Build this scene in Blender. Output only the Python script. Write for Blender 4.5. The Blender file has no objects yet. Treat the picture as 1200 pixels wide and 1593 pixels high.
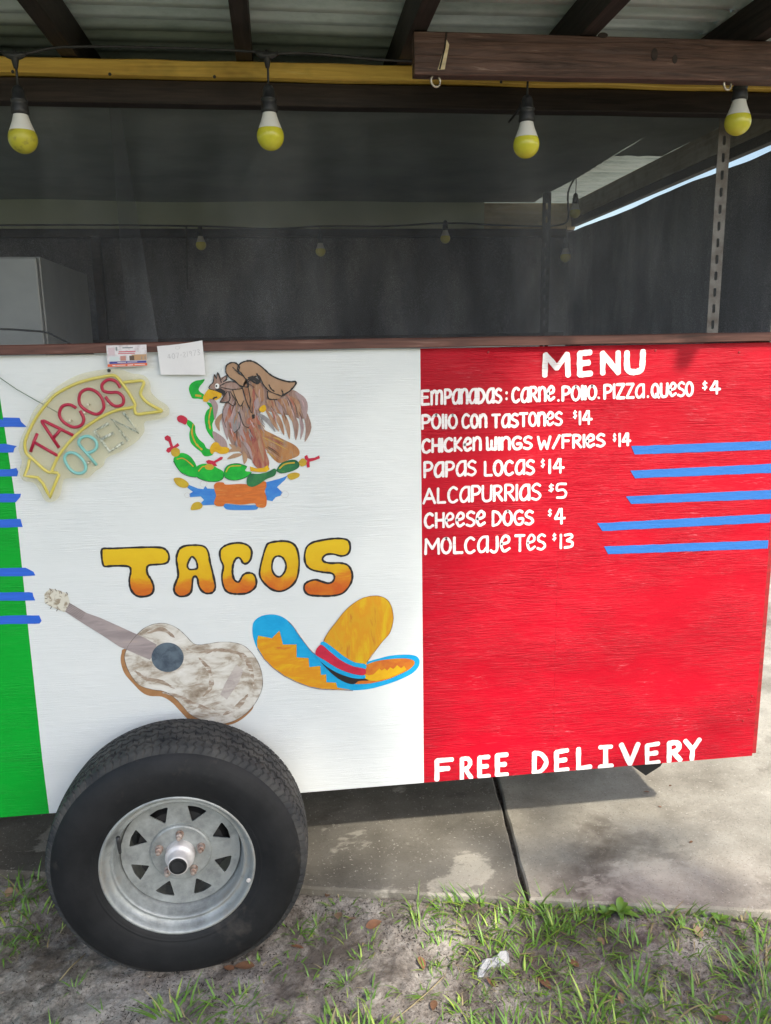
import bpy, bmesh, math, random
import numpy as np
from mathutils import Vector, Matrix, noise
from mathutils.geometry import tessellate_polygon
S = bpy.context.scene
C = S.collection
random.seed(7); rng = np.random.default_rng(7)

# ------------------------------------------------------------------ camera
# The place: the trailer's painted side is the plane y=0, x runs along it, the camera stands 2.25 m in front, eye height 1.70 m.
CX, CY, CZ, F = 0.0, -2.25, 1.70, 1250.0
RX = np.array([0.99226212, -0.04152197, 0.11701204])
RY = np.array([-0.12294504, -0.19702558, 0.97265895])
RZ = np.array([-0.01733235, -0.97951868, -0.20060594])
W2C = np.stack([RX, RY, RZ])            # rows: world axes seen in the camera (x right, y down, z forward)
cam = bpy.data.cameras.new('camera'); camo = bpy.data.objects.new('camera', cam); C.objects.link(camo)
right = W2C[:, 0]; down = W2C[:, 1]; fwd = W2C[:, 2]
camo.matrix_world = Matrix(((right[0], -down[0], -fwd[0], CX), (right[1], -down[1], -fwd[1], CY), (right[2], -down[2], -fwd[2], CZ), (0, 0, 0, 1)))
cam.sensor_fit = 'VERTICAL'; cam.sensor_height = 36; cam.lens = F / 1593 * 36
cam.clip_start = 0.05; cam.clip_end = 500
S.camera = camo

# ------------------------------------------------------------------ world, sun, exposure
SUN = Vector((0.37, -0.66, 0.68)).normalized()      # towards the sun: front right, high
w = bpy.data.worlds.new('World'); S.world = w; w.use_nodes = True
nt = w.node_tree; bg = nt.nodes['Background']
sky = nt.nodes.new('ShaderNodeTexSky'); sky.sky_type = 'NISHITA'; sky.sun_disc = False
sky.sun_elevation = math.asin(SUN.z); sky.sun_rotation = math.atan2(SUN.x, SUN.y)
sky.air_density = 1.2; sky.dust_density = 2.5; sky.ozone_density = 1.0
nt.links.new(sky.outputs[0], bg.inputs[0]); bg.inputs[1].default_value = 0.15
sl = bpy.data.lights.new('sun', 'SUN'); sl.energy = 2.85; sl.angle = math.radians(1.3); sl.color = (1.0, 0.92, 0.78)
so = bpy.data.objects.new('sun', sl); C.objects.link(so); so.rotation_euler = (-SUN).to_track_quat('-Z', 'Y').to_euler()
S.view_settings.view_transform = 'Standard'; S.view_settings.look = 'None'
S.view_settings.exposure = 1.06; S.view_settings.gamma = 1.0; S.view_settings.use_curve_mapping = False
S.render.engine = 'CYCLES'
S.cycles.transparent_max_bounces = 24; S.cycles.max_bounces = 8

# ------------------------------------------------------------------ helpers
def ray(px, py):
    return W2C @ np.array([px - 600.0, py - 796.5, F])
def on_y(px, py, Y):                       # point on the upright plane y=Y
    v = ray(px, py); k = (Y - CY) / v[1]
    return Vector((CX + v[0] * k, Y, CZ + v[2] * k))
def on_z(px, py, Z):
    v = ray(px, py); k = (Z - CZ) / v[2]
    return Vector((CX + v[0] * k, CY + v[1] * k, Z))
def pan(px, py):                           # (x, z) on the painted side
    p = on_y(px, py, 0.0); return (p.x, p.z)
def lin(r, g, b):
    f = lambda c: (c / 255 / 12.92) if c / 255 <= 0.04045 else ((c / 255 + 0.055) / 1.055) ** 2.4
    return (f(r), f(g), f(b), 1.0)
def mesh(name, V, Fc, mat=None, parent=None, smooth=False, mats=None, midx=None, bevel=0):
    me = bpy.data.meshes.new(name); me.from_pydata([tuple(v) for v in V], [], [tuple(f) for f in Fc]); me.update()
    if mats:
        for m in mats: me.materials.append(m)
        if midx is not None: me.polygons.foreach_set('material_index', list(midx))
    elif mat: me.materials.append(mat)
    if smooth: me.polygons.foreach_set('use_smooth', [True] * len(me.polygons))
    o = bpy.data.objects.new(name, me); C.objects.link(o)
    if parent:
        o.parent = parent; o.matrix_parent_inverse = Matrix.Translation(-world_loc(parent))
    if bevel:
        bm = bmesh.new(); bm.from_mesh(me)
        bmesh.ops.bevel(bm, geom=list(bm.edges), offset=bevel, segments=2, affect='EDGES', profile=0.6)
        bm.to_mesh(me); bm.free()
    return o
def world_loc(o):
    v = Vector((0, 0, 0))
    if o.type == 'EMPTY': v += o.location
    p = o.parent
    while p:
        if p.type == 'EMPTY' and o.type != 'EMPTY': return Vector((0, 0, 0))
        p = p.parent
    return v
def thing(name, label, cat, loc=(0, 0, 0), group=None):
    o = bpy.data.objects.new(name, None); C.objects.link(o); o.location = loc; o.empty_display_size = 0.05
    o['label'] = label; o['category'] = cat
    if group: o['group'] = group
    return o
def tag(o, label, cat, group=None):
    o['label'] = label; o['category'] = cat
    if group: o['group'] = group
    return o
def setl(o, label): o['label'] = label; return o
def struct(o, kind='structure'): o['kind'] = kind; return o
def box(x0, x1, y0, y1, z0, z1):
    V = [(x, y, z) for x in (x0, x1) for y in (y0, y1) for z in (z0, z1)]
    Fc = [(0, 1, 3, 2), (4, 6, 7, 5), (0, 4, 5, 1), (2, 3, 7, 6), (0, 2, 6, 4), (1, 5, 7, 3)]
    return V, Fc
def addbox(name, b, mat, parent=None, bevel=0.0015):
    V, Fc = box(*b); return mesh(name, V, Fc, mat, parent, bevel=bevel)
def smooth_pts(pts, closed=False, sub=5):
    n = len(pts)
    if n < 3: return list(pts)
    out = []
    rngn = n if closed else n - 1
    for i in range(rngn):
        if closed: p0, p1, p2, p3 = pts[(i - 1) % n], pts[i], pts[(i + 1) % n], pts[(i + 2) % n]
        else: p0, p1, p2, p3 = pts[max(i - 1, 0)], pts[i], pts[i + 1], pts[min(i + 2, n - 1)]
        for s in range(sub):
            t = s / sub; t2 = t * t; t3 = t2 * t
            out.append(tuple(0.5 * (2 * b + (c - a) * t + (2 * a - 5 * b + 4 * c - d) * t2 + (3 * b - a - 3 * c + d) * t3) for a, b, c, d in zip(p0, p1, p2, p3)))
    if not closed: out.append(tuple(pts[-1]))
    return out
def tube(pts, r, seg=8, closed=False, taper=None):
    pts = [Vector(p) for p in pts]; n = len(pts); V = []; Fc = []
    up = Vector((0, 0, 1)); prev = None
    for i, p in enumerate(pts):
        if closed: t = pts[(i + 1) % n] - pts[i - 1]
        else: t = pts[min(i + 1, n - 1)] - pts[max(i - 1, 0)]
        if t.length < 1e-9: t = Vector((0, 0, 1))
        t.normalize()
        if prev is None:
            a = t.cross(up)
            if a.length < 1e-3: a = t.cross(Vector((1, 0, 0)))
        else: a = prev - t * prev.dot(t)
        a.normalize(); prev = a; b = t.cross(a)
        rr = r * (taper[i] if taper else 1)
        for k in range(seg):
            an = 2 * math.pi * k / seg
            V.append(p + (a * math.cos(an) + b * math.sin(an)) * rr)
    m = n if closed else n - 1
    for i in range(m):
        for k in range(seg):
            j = (i + 1) % n
            Fc.append((i * seg + k, i * seg + (k + 1) % seg, j * seg + (k + 1) % seg, j * seg + k))
    if not closed:
        Fc.append(tuple(range(seg))[::-1]); Fc.append(tuple((n - 1) * seg + k for k in range(seg)))
    return V, Fc
def lathe(prof, seg, center, axis='Z'):
    """prof: list of (r, h); revolve round the axis through center"""
    V = []; Fc = []
    for i, (r, h) in enumerate(prof):
        for k in range(seg):
            a = 2 * math.pi * k / seg
            if axis == 'Z': V.append((center[0] + r * math.cos(a), center[1] + r * math.sin(a), center[2] + h))
            else: V.append((center[0] + r * math.sin(a), center[1] + h, center[2] + r * math.cos(a)))
    for i in range(len(prof) - 1):
        for k in range(seg):
            Fc.append((i * seg + k, i * seg + (k + 1) % seg, (i + 1) * seg + (k + 1) % seg, (i + 1) * seg + k))
    return V, Fc
def join(*parts):
    V = []; Fc = []
    for v, f in parts:
        o = len(V); V += list(v); Fc += [tuple(i + o for i in ff) for ff in f]
    return V, Fc
def prism(poly, y0, y1, holes=()):
    """solid from a polygon in (x,z), between y0 (front) and y1"""
    loops = [list(poly)] + [list(h) for h in holes]
    tris = tessellate_polygon([[Vector((x, z, 0)) for x, z in l] for l in loops])
    flat = [p for l in loops for p in l]; n = len(flat)
    V = [(x, y0, z) for x, z in flat] + [(x, y1, z) for x, z in flat]
    Fc = [tuple(t) for t in tris] + [tuple(i + n for i in t[::-1]) for t in tris]
    o = 0
    for l in loops:
        m = len(l)
        for i in range(m): a = o + i; b = o + (i + 1) % m; Fc.append((a, b, b + n, a + n))
        o += m
    return V, Fc
def flat(poly, y, holes=()):
    loops = [list(poly)] + [list(h) for h in holes]
    tris = tessellate_polygon([[Vector((x, z, 0)) for x, z in l] for l in loops])
    return [(x, y, z) for l in loops for x, z in l], [tuple(t) for t in tris]
eps = [0.0]
def ribbon(pts, wd, y, closed=False, taper=None, jitter=0.05):
    if closed or len(pts) < 3: return ribbon1(pts, wd, y, closed, taper, jitter)
    cuts = [0]
    for i in range(1, len(pts) - 1):
        a = Vector((pts[i][0] - pts[i-1][0], pts[i][1] - pts[i-1][1])); b = Vector((pts[i+1][0] - pts[i][0], pts[i+1][1] - pts[i][1]))
        if a.length > 0 and b.length > 0 and a.angle(b) > 0.75: cuts.append(i)
    cuts.append(len(pts) - 1); out = []
    for a, b in zip(cuts[:-1], cuts[1:]): out.append(ribbon1(pts[a:b + 1], wd, y, False, taper[a:b + 1] if taper else None, jitter))
    return join(*out)
def ribbon1(pts, wd, y, closed=False, taper=None, jitter=0.05):
    """a brush stroke on the painted side: pts (x,z), full width wd, rounded ends"""
    eps[0] = (eps[0] + 0.00002) % 0.0004
    y = y - eps[0]
    P = [Vector((p[0], p[1])) for p in pts]; n = len(P); V = []; Fc = []
    for i in range(n):
        if closed: t = P[(i + 1) % n] - P[i - 1]
        else: t = P[min(i + 1, n - 1)] - P[max(i - 1, 0)]
        if t.length < 1e-9: t = Vector((1, 0))
        t.normalize(); nn = Vector((-t.y, t.x))
        k = 1.0
        if 0 < i < n - 1 or closed:
            a = (P[i] - P[i - 1]); b = (P[(i + 1) % n] - P[i])
            if a.length > 0 and b.length > 0:
                c = max(-1, min(1, a.normalized().dot(b.normalized()))); k = min(1 / max(math.sqrt((1 + c) / 2), 0.5), 1.6)
        h = wd / 2 * (taper[i] if taper else 1) * k * (1 + random.uniform(-jitter, jitter))
        V += [(P[i].x + nn.x * h, y, P[i].y + nn.y * h), (P[i].x - nn.x * h, y, P[i].y - nn.y * h)]
    for i in range(n if closed else n - 1):
        j = (i + 1) % n; Fc.append((2 * i, 2 * i + 1, 2 * j + 1, 2 * j))
    if not closed:
        for idx, sgn in ((0, -1), (n - 1, 1)):
            t = (P[1] - P[0]) if idx == 0 else (P[-1] - P[-2])
            if t.length < 1e-9: continue
            t = t.normalized() * sgn; nn = Vector((-t.y, t.x)); h = wd / 2 * (taper[idx] if taper else 1)
            o = len(V)
            for q in range(7):
                a = -math.pi / 2 + math.pi * q / 6
                d = t * math.cos(a) * 0.75 + nn * math.sin(a); V.append((P[idx].x + d.x * h, y, P[idx].y + d.y * h))
            Fc.append(tuple(range(o, o + 7)))
    return V, Fc
def Z(x0, y0, s):                          # reading grid of a photo detail -> painted side
    return lambda pts: [pan(x0 + p[0] / s, y0 + p[1] / s) for p in pts]

# ------------------------------------------------------------------ materials
def newmat(name):
    m = bpy.data.materials.new(name); m.use_nodes = True
    n = m.node_tree; return m, n, n.nodes['Principled BSDF']
def ramp(n, stops):
    r = n.nodes.new('ShaderNodeValToRGB'); e = r.color_ramp.elements
    while len(e) > 1: e.remove(e[-1])
    e[0].position = stops[0][0]; e[0].color = stops[0][1]
    for p, c in stops[1:]:
        q = e.new(p); q.color = c
    return r
def coords(n, scale=(1, 1, 1), rot=(0, 0, 0)):
    t = n.nodes.new('ShaderNodeTexCoord'); mp = n.nodes.new('ShaderNodeMapping')
    mp.inputs['Scale'].default_value = scale; mp.inputs['Rotation'].default_value = rot
    n.links.new(t.outputs['Object'], mp.inputs[0]); return mp.outputs[0]
def noi(n, vec, scale, detail=4, rough=0.6, dist=0.0):
    t = n.nodes.new('ShaderNodeTexNoise'); t.inputs['Scale'].default_value = scale; t.inputs['Detail'].default_value = detail
    t.inputs['Roughness'].default_value = rough; t.inputs['Distortion'].default_value = dist
    n.links.new(vec, t.inputs['Vector']); return t.outputs['Fac']
def bump(n, b, hgt, strength, dist):
    bp = n.nodes.new('ShaderNodeBump'); bp.inputs['Strength'].default_value = strength; bp.inputs['Distance'].default_value = dist
    n.links.new(hgt, bp.inputs['Height'])
    if b.inputs['Normal'].is_linked: n.links.new(b.inputs['Normal'].links[0].from_socket, bp.inputs['Normal'])
    n.links.new(bp.outputs[0], b.inputs['Normal'])
def mixc(n, fac, a, bcol):
    m = n.nodes.new('ShaderNodeMix'); m.data_type = 'RGBA'
    for s, v in ((m.inputs[0], fac), (m.inputs[6], a), (m.inputs[7], bcol)):
        if hasattr(v, 'links'): n.links.new(v, s)
        else: s.default_value = v
    return m.outputs[2]
def simple(name, col, rough=0.6, metal=0.0, col2=None, scale=8, stretch=(1, 1, 1), bmp=0.0, bscale=60, spec=0.5, lo=0.35, hi=0.65, rot=(0, 0, 0), detail=5):
    m, n, b = newmat(name)
    b.inputs['Roughness'].default_value = rough; b.inputs['Metallic'].default_value = metal; b.inputs['Specular IOR Level'].default_value = spec
    b.inputs['Base Color'].default_value = col
    if col2:
        f = noi(n, coords(n, stretch, rot), scale, detail)
        r = ramp(n, [(lo, col), (hi, col2)]); n.links.new(f, r.inputs[0]); n.links.new(r.outputs[0], b.inputs['Base Color'])
    if bmp:
        bump(n, b, noi(n, coords(n, stretch, rot), bscale, 5), 1.0, bmp)
    return m
def plywood_paint(name, col, col2, rough=0.42, glint=None, gl_lo=0.66, gl_hi=0.78, spec=0.45, bd=0.0012):
    """house paint brushed over plywood: horizontal grain in relief, thin and thick patches of paint, optional gloss glints painted as pale streaks"""
    m, n, b = newmat(name); b.inputs['Specular IOR Level'].default_value = spec
    big = noi(n, coords(n, (1, 1, 1.6)), 2.2, 4, 0.6)
    r1 = ramp(n, [(0.35, col), (0.68, col2)]); n.links.new(big, r1.inputs[0]); out = r1.outputs[0]
    grain = noi(n, coords(n, (2.6, 2.6, 60)), 3.2, 6, 0.62, 1.4)
    fine = noi(n, coords(n, (10, 10, 260)), 3.0, 3, 0.5)
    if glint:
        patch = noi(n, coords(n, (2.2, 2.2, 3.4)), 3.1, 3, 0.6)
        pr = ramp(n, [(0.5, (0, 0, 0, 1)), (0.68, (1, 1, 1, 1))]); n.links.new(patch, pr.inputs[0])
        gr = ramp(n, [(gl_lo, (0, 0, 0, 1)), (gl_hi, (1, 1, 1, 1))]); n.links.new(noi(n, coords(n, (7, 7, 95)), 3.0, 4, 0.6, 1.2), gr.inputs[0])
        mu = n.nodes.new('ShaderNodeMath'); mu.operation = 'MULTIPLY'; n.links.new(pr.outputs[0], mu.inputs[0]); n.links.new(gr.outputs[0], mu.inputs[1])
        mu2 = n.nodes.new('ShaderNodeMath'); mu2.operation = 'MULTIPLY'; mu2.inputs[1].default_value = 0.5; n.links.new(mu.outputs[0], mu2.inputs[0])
        out = mixc(n, mu2.outputs[0], out, glint)  # gloss highlights along the grain, painted into the colour
    n.links.new(out, b.inputs['Base Color'])
    rr = n.nodes.new('ShaderNodeMapRange'); rr.inputs['To Min'].default_value = rough - 0.1; rr.inputs['To Max'].default_value = rough + 0.16
    n.links.new(grain, rr.inputs['Value']); n.links.new(rr.outputs[0], b.inputs['Roughness'])
    pm = ramp(n, [(0.38, (0.12, 0.12, 0.12, 1)), (0.62, (1, 1, 1, 1))]); n.links.new(noi(n, coords(n, (1.2, 1.2, 2.6)), 2.6, 3, 0.6), pm.inputs[0])
    gm = n.nodes.new('ShaderNodeMath'); gm.operation = 'MULTIPLY'; n.links.new(grain, gm.inputs[0]); n.links.new(pm.outputs[0], gm.inputs[1])
    bump(n, b, gm.outputs[0], 0.9, bd * 1.7); bump(n, b, fine, 0.5, bd * 0.25); bump(n, b, noi(n, coords(n), 1.6, 2), 0.6, 0.012)
    return m
def wood(name, c1, c2, c3=None, rough=0.6, along='x', bd=0.0015, sc=1.0):
    m, n, b = newmat(name); b.inputs['Specular IOR Level'].default_value = 0.35
    st = {'x': (1.6, 30, 30), 'y': (22, 1.4, 22), 'z': (22, 22, 1.4)}[along]
    st = tuple(s * sc for s in st)
    g = noi(n, coords(n, st), 3.0, 7, 0.65, 1.0)
    stops = [(0.3, c1), (0.62, c2)] + ([(0.8, c3)] if c3 else [])
    r = ramp(n, stops); n.links.new(g, r.inputs[0])
    k = noi(n, coords(n, (3, 6, 6)), 2.3, 3); kr = ramp(n, [(0.28, (0.45, 0.45, 0.45, 1)), (0.5, (1, 1, 1, 1))]); n.links.new(k, kr.inputs[0])
    mm = n.nodes.new('ShaderNodeMix'); mm.data_type = 'RGBA'; mm.blend_type = 'MULTIPLY'; mm.inputs[0].default_value = 0.7
    n.links.new(r.outputs[0], mm.inputs[6]); n.links.new(kr.outputs[0], mm.inputs[7]); n.links.new(mm.outputs[2], b.inputs['Base Color'])
    b.inputs['Roughness'].default_value = rough
    bump(n, b, g, 0.8, bd)
    return m
def screen_mat(name, col, transp, sheen=0.25):
    """black insect screen: part of the light goes through the holes, the threads reflect a little"""
    m, n, b = newmat(name); b.inputs['Base Color'].default_value = col; b.inputs['Roughness'].default_value = 0.95
    b.inputs['Specular IOR Level'].default_value = 0.05
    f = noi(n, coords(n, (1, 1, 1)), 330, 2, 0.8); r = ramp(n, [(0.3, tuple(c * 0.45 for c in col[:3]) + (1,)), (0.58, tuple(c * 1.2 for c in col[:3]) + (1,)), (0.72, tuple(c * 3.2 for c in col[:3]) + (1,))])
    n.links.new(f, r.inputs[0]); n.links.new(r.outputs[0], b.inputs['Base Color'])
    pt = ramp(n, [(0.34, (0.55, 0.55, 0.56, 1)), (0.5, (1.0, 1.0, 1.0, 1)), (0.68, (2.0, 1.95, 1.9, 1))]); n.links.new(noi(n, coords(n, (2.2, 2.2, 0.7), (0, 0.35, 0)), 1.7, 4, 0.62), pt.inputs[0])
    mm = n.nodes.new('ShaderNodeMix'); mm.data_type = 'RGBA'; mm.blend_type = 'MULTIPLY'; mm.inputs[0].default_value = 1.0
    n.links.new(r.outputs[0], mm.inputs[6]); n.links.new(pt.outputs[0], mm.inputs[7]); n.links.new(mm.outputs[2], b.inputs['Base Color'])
    big = noi(n, coords(n, (1, 1, 0.5)), 2.2, 3); rg = n.nodes.new('ShaderNodeMapRange')
    rg.inputs['From Min'].default_value = 0.3; rg.inputs['From Max'].default_value = 0.7
    rg.inputs['To Min'].default_value = transp - 0.06 if transp else 0.0; rg.inputs['To Max'].default_value = transp + 0.06 if transp else 0.0; n.links.new(big, rg.inputs['Value'])
    tr = n.nodes.new('ShaderNodeBsdfTransparent'); mx = n.nodes.new('ShaderNodeMixShader')
    n.links.new(rg.outputs[0], mx.inputs[0]); n.links.new(b.outputs[0], mx.inputs[1]); n.links.new(tr.outputs[0], mx.inputs[2])
    out = n.nodes['Material Output']; n.links.new(mx.outputs[0], out.inputs[0])
    return m
M = {}
M['white'] = plywood_paint('white_paint', (0.70, 0.735, 0.745, 1), (0.66, 0.70, 0.71, 1), 0.42, bd=0.0012)
M['green'] = plywood_paint('green_paint', (0.0, 0.38, 0.03, 1), (0.0, 0.33, 0.025, 1), 0.4, spec=0.25, bd=0.0025)
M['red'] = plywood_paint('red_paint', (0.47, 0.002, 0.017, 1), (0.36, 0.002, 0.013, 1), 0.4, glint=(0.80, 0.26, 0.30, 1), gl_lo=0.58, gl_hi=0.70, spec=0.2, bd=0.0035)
M['trim'] = wood('stained_trim', (0.05, 0.02, 0.016, 1), (0.15, 0.065, 0.05, 1), (0.30, 0.19, 0.15, 1), 0.5, 'x', 0.0008)
M['beam'] = wood('brown_beam', (0.03, 0.016, 0.014, 1), (0.17, 0.095, 0.076, 1), (0.50, 0.40, 0.35, 1), 0.4, 'x', 0.006, 0.85)
M['header'] = wood('dark_header', (0.014, 0.011, 0.010, 1), (0.042, 0.029, 0.025, 1), None, 0.6, 'x')
M['rafter'] = wood('dark_rafter', (0.008, 0.007, 0.0065, 1), (0.042, 0.031, 0.027, 1), None, 0.6, 'y')
M['yellow_wood'] = wood('yellow_board', (0.60, 0.34, 0.06, 1), (0.86, 0.58, 0.12, 1), (0.92, 0.72, 0.28, 1), 0.5, 'x', 0.0008, 0.6)
M['pine'] = wood('pale_pine', (0.66, 0.52, 0.30, 1), (0.80, 0.68, 0.46, 1), None, 0.6, 'x', 0.0008)
M['pine_y'] = wood('pale_pine_side', (0.36, 0.31, 0.24, 1), (0.52, 0.46, 0.36, 1), None, 0.6, 'y', 0.0008)
M['screen'] = screen_mat('front_screen', (0.100, 0.106, 0.116, 1), 0.68, 0.4)
M['screen2'] = screen_mat('rear_screen', (0.13, 0.13, 0.14, 1), 0.0)
M['liner'] = simple('ceiling_liner', (0.40, 0.44, 0.42, 1), 0.8, col2=(0.28, 0.31, 0.30, 1), scale=3, bmp=0.004, bscale=3)
M['cabinet'] = simple('cabinet_steel', (0.42, 0.44, 0.45, 1), 0.4, 0.2, col2=(0.34, 0.36, 0.37, 1), scale=5)
M['black_plastic'] = simple('black_plastic', (0.014, 0.015, 0.017, 1), 0.45, col2=(0.03, 0.031, 0.033, 1), scale=30)
M['bulb_white'] = simple('bulb_white', (0.72, 0.71, 0.66, 1), 0.35)
M['bulb_yellow'] = simple('bulb_yellow', (0.58, 0.55, 0.035, 1), 0.22, col2=(0.66, 0.62, 0.07, 1), scale=25)
M['bulb_yellow'].node_tree.nodes['Principled BSDF'].inputs['Subsurface Weight'].default_value = 0.2
M['bulb_yellow'].node_tree.nodes['Principled BSDF'].inputs['Subsurface Radius'].default_value = (0.02, 0.02, 0.004)
M['bulb_dirty'] = simple('bulb_dirty', (0.5, 0.46, 0.04, 1), 0.4, col2=(0.24, 0.2, 0.06, 1), scale=40, lo=0.5, hi=0.68)
M['eye'] = simple('zinc_eye', (0.62, 0.58, 0.5, 1), 0.35, 0.8)
M['plaster_dark'] = simple('undercarriage_black', (0.015, 0.015, 0.016, 1), 0.7)
M['slotted'] = simple('slotted_steel', (0.28, 0.27, 0.26, 1), 0.5, 0.5, col2=(0.16, 0.14, 0.12, 1), scale=22, lo=0.42, hi=0.62)
M['slotted_dark'] = simple('slotted_dark', (0.004, 0.004, 0.005, 1), 0.9, 0.0, col2=(0.008, 0.008, 0.008, 1), scale=20)
M['tape'] = simple('blue_tape', (0.02, 0.13, 0.66, 1), 0.5, col2=(0.015, 0.11, 0.58, 1), scale=6, stretch=(2, 2, 30), bmp=0.0004, bscale=20)
M['tape_light'] = simple('blue_tape_bright', (0.025, 0.155, 0.49, 1), 0.6, col2=(0.018, 0.125, 0.42, 1), scale=6, stretch=(2, 2, 30), bmp=0.0012, bscale=22, spec=0.3)
M['black_paint'] = simple('black_paint', (0.012, 0.010, 0.012, 1), 0.5)
M['paper'] = simple('note_paper', (0.80, 0.80, 0.82, 1), 0.7, col2=(0.74, 0.74, 0.77, 1), scale=14)
def menu_white():
    m, n, b = newmat('lettering_white'); f = noi(n, coords(n, (4, 4, 90)), 4, 4, 0.6)
    r = ramp(n, [(0.32, (0.60, 0.36, 0.40, 1)), (0.46, (0.78, 0.76, 0.77, 1))]); n.links.new(f, r.inputs[0]); n.links.new(r.outputs[0], b.inputs['Base Color'])
    b.inputs['Roughness'].default_value = 0.5; bump(n, b, f, 0.6, 0.0008); return m
M['menu'] = menu_white()

# ================================================================== SETTING
# soil
def fbm(x, y, s, o=4):
    return noise.fractal(Vector((x * s, y * s, 3.7)), 0.9, 2.1, o)
EDGE = lambda x: 0.207 - 0.2285 * (x + 0.984)          # front edge of the slabs (y at x)
def soil_h(x, y):
    d = y - EDGE(x); k = max(0.0, min(1.0, 1 + d / (0.22 + 0.20 * max(0.0, min(1.0, x / 0.5 + 0.3))))); k = k * k * (3 - 2 * k)
    base = -0.02 + 0.055 * k; q = 1.0
    if d > 0: q = 0.3; base = 0.03
    if d < 0: base += 0.012 * max(0, fbm(x, 0.0, 9)) * k
    return base + q * (0.010 * fbm(x, y, 4) + 0.007 * fbm(x, y, 17) + 0.0045 * fbm(x, y, 60, 3)) + 0.010 * math.exp(-((x + 0.345) ** 2 + (y + 0.16) ** 2) / 0.03)
def soil_mat():
    m, n, b = newmat('sandy_soil'); b.inputs['Roughness'].default_value = 0.95; b.inputs['Specular IOR Level'].default_value = 0.15
    c = coords(n)
    r = ramp(n, [(0.27, (0.09, 0.075, 0.062, 1)), (0.43, (0.27, 0.24, 0.21, 1)), (0.62, (0.46, 0.43, 0.39, 1))])
    n.links.new(noi(n, c, 7, 8, 0.72), r.inputs[0])
    sp = noi(n, c, 130, 3, 0.7); sr = ramp(n, [(0.36, (1, 1, 1, 1)), (0.44, (0, 0, 0, 1))]); n.links.new(sp, sr.inputs[0])
    pat = noi(n, c, 5, 3); pr = ramp(n, [(0.42, (0, 0, 0, 1)), (0.6, (1, 1, 1, 1))]); n.links.new(pat, pr.inputs[0])
    mu = n.nodes.new('ShaderNodeMath'); mu.operation = 'MULTIPLY'; n.links.new(sr.outputs[0], mu.inputs[0]); n.links.new(pr.outputs[0], mu.inputs[1])
    o = mixc(n, mu.outputs[0], r.outputs[0], (0.022, 0.017, 0.014, 1))
    fn = ramp(n, [(0.32, (0.35, 0.33, 0.30, 1)), (0.5, (1, 1, 1, 1)), (0.68, (1.35, 1.33, 1.3, 1))]); n.links.new(noi(n, c, 75, 6, 0.85), fn.inputs[0])
    mm = n.nodes.new('ShaderNodeMix'); mm.data_type = 'RGBA'; mm.blend_type = 'MULTIPLY'; mm.inputs[0].default_value = 1.0
    n.links.new(o, mm.inputs[6]); n.links.new(fn.outputs[0], mm.inputs[7]); o = mm.outputs[2]
    q = ramp(n, [(0.46, (0, 0, 0, 1)), (0.60, (0.8, 0.8, 0.8, 1))]); n.links.new(noi(n, c, 3.3, 7, 0.75, 0.8), q.inputs[0])
    o = mixc(n, q.outputs[0], o, (0.10, 0.082, 0.066, 1))
    n.links.new(o, b.inputs['Base Color'])
    bump(n, b, noi(n, c, 90, 6, 0.8), 1.0, 0.008); bump(n, b, noi(n, c, 400, 3, 0.7), 0.8, 0.002)
    return m
M['soil'] = soil_mat()
xs = np.concatenate([np.arange(-3.0, -1.2, 0.05), np.arange(-1.2, 1.7, 0.009), np.arange(1.7, 4.0, 0.05)])
ys = np.concatenate([np.arange(-2.6, -0.75, 0.05), np.arange(-0.75, 0.36, 0.009), np.arange(0.36, 0.9, 0.05)])
V = [(x, y, soil_h(x, y)) for y in ys for x in xs]; nx = len(xs)
Fc = [(j * nx + i, j * nx + i + 1, (j + 1) * nx + i + 1, (j + 1) * nx + i) for j in range(len(ys) - 1) for i in range(nx - 1)]
struct(mesh('soil', V, Fc, M['soil'], smooth=True))
M['lawn'] = simple('far_lawn', (0.05, 0.075, 0.02, 1), 0.95, col2=(0.13, 0.11, 0.07, 1), scale=0.6, bmp=0.02, bscale=25)
struct(mesh('ground', [(-150, -150, -0.08), (150, -150, -0.08), (150, 150, -0.08), (-150, 150, -0.08)], [(0, 1, 2, 3)], M['lawn']))
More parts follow.
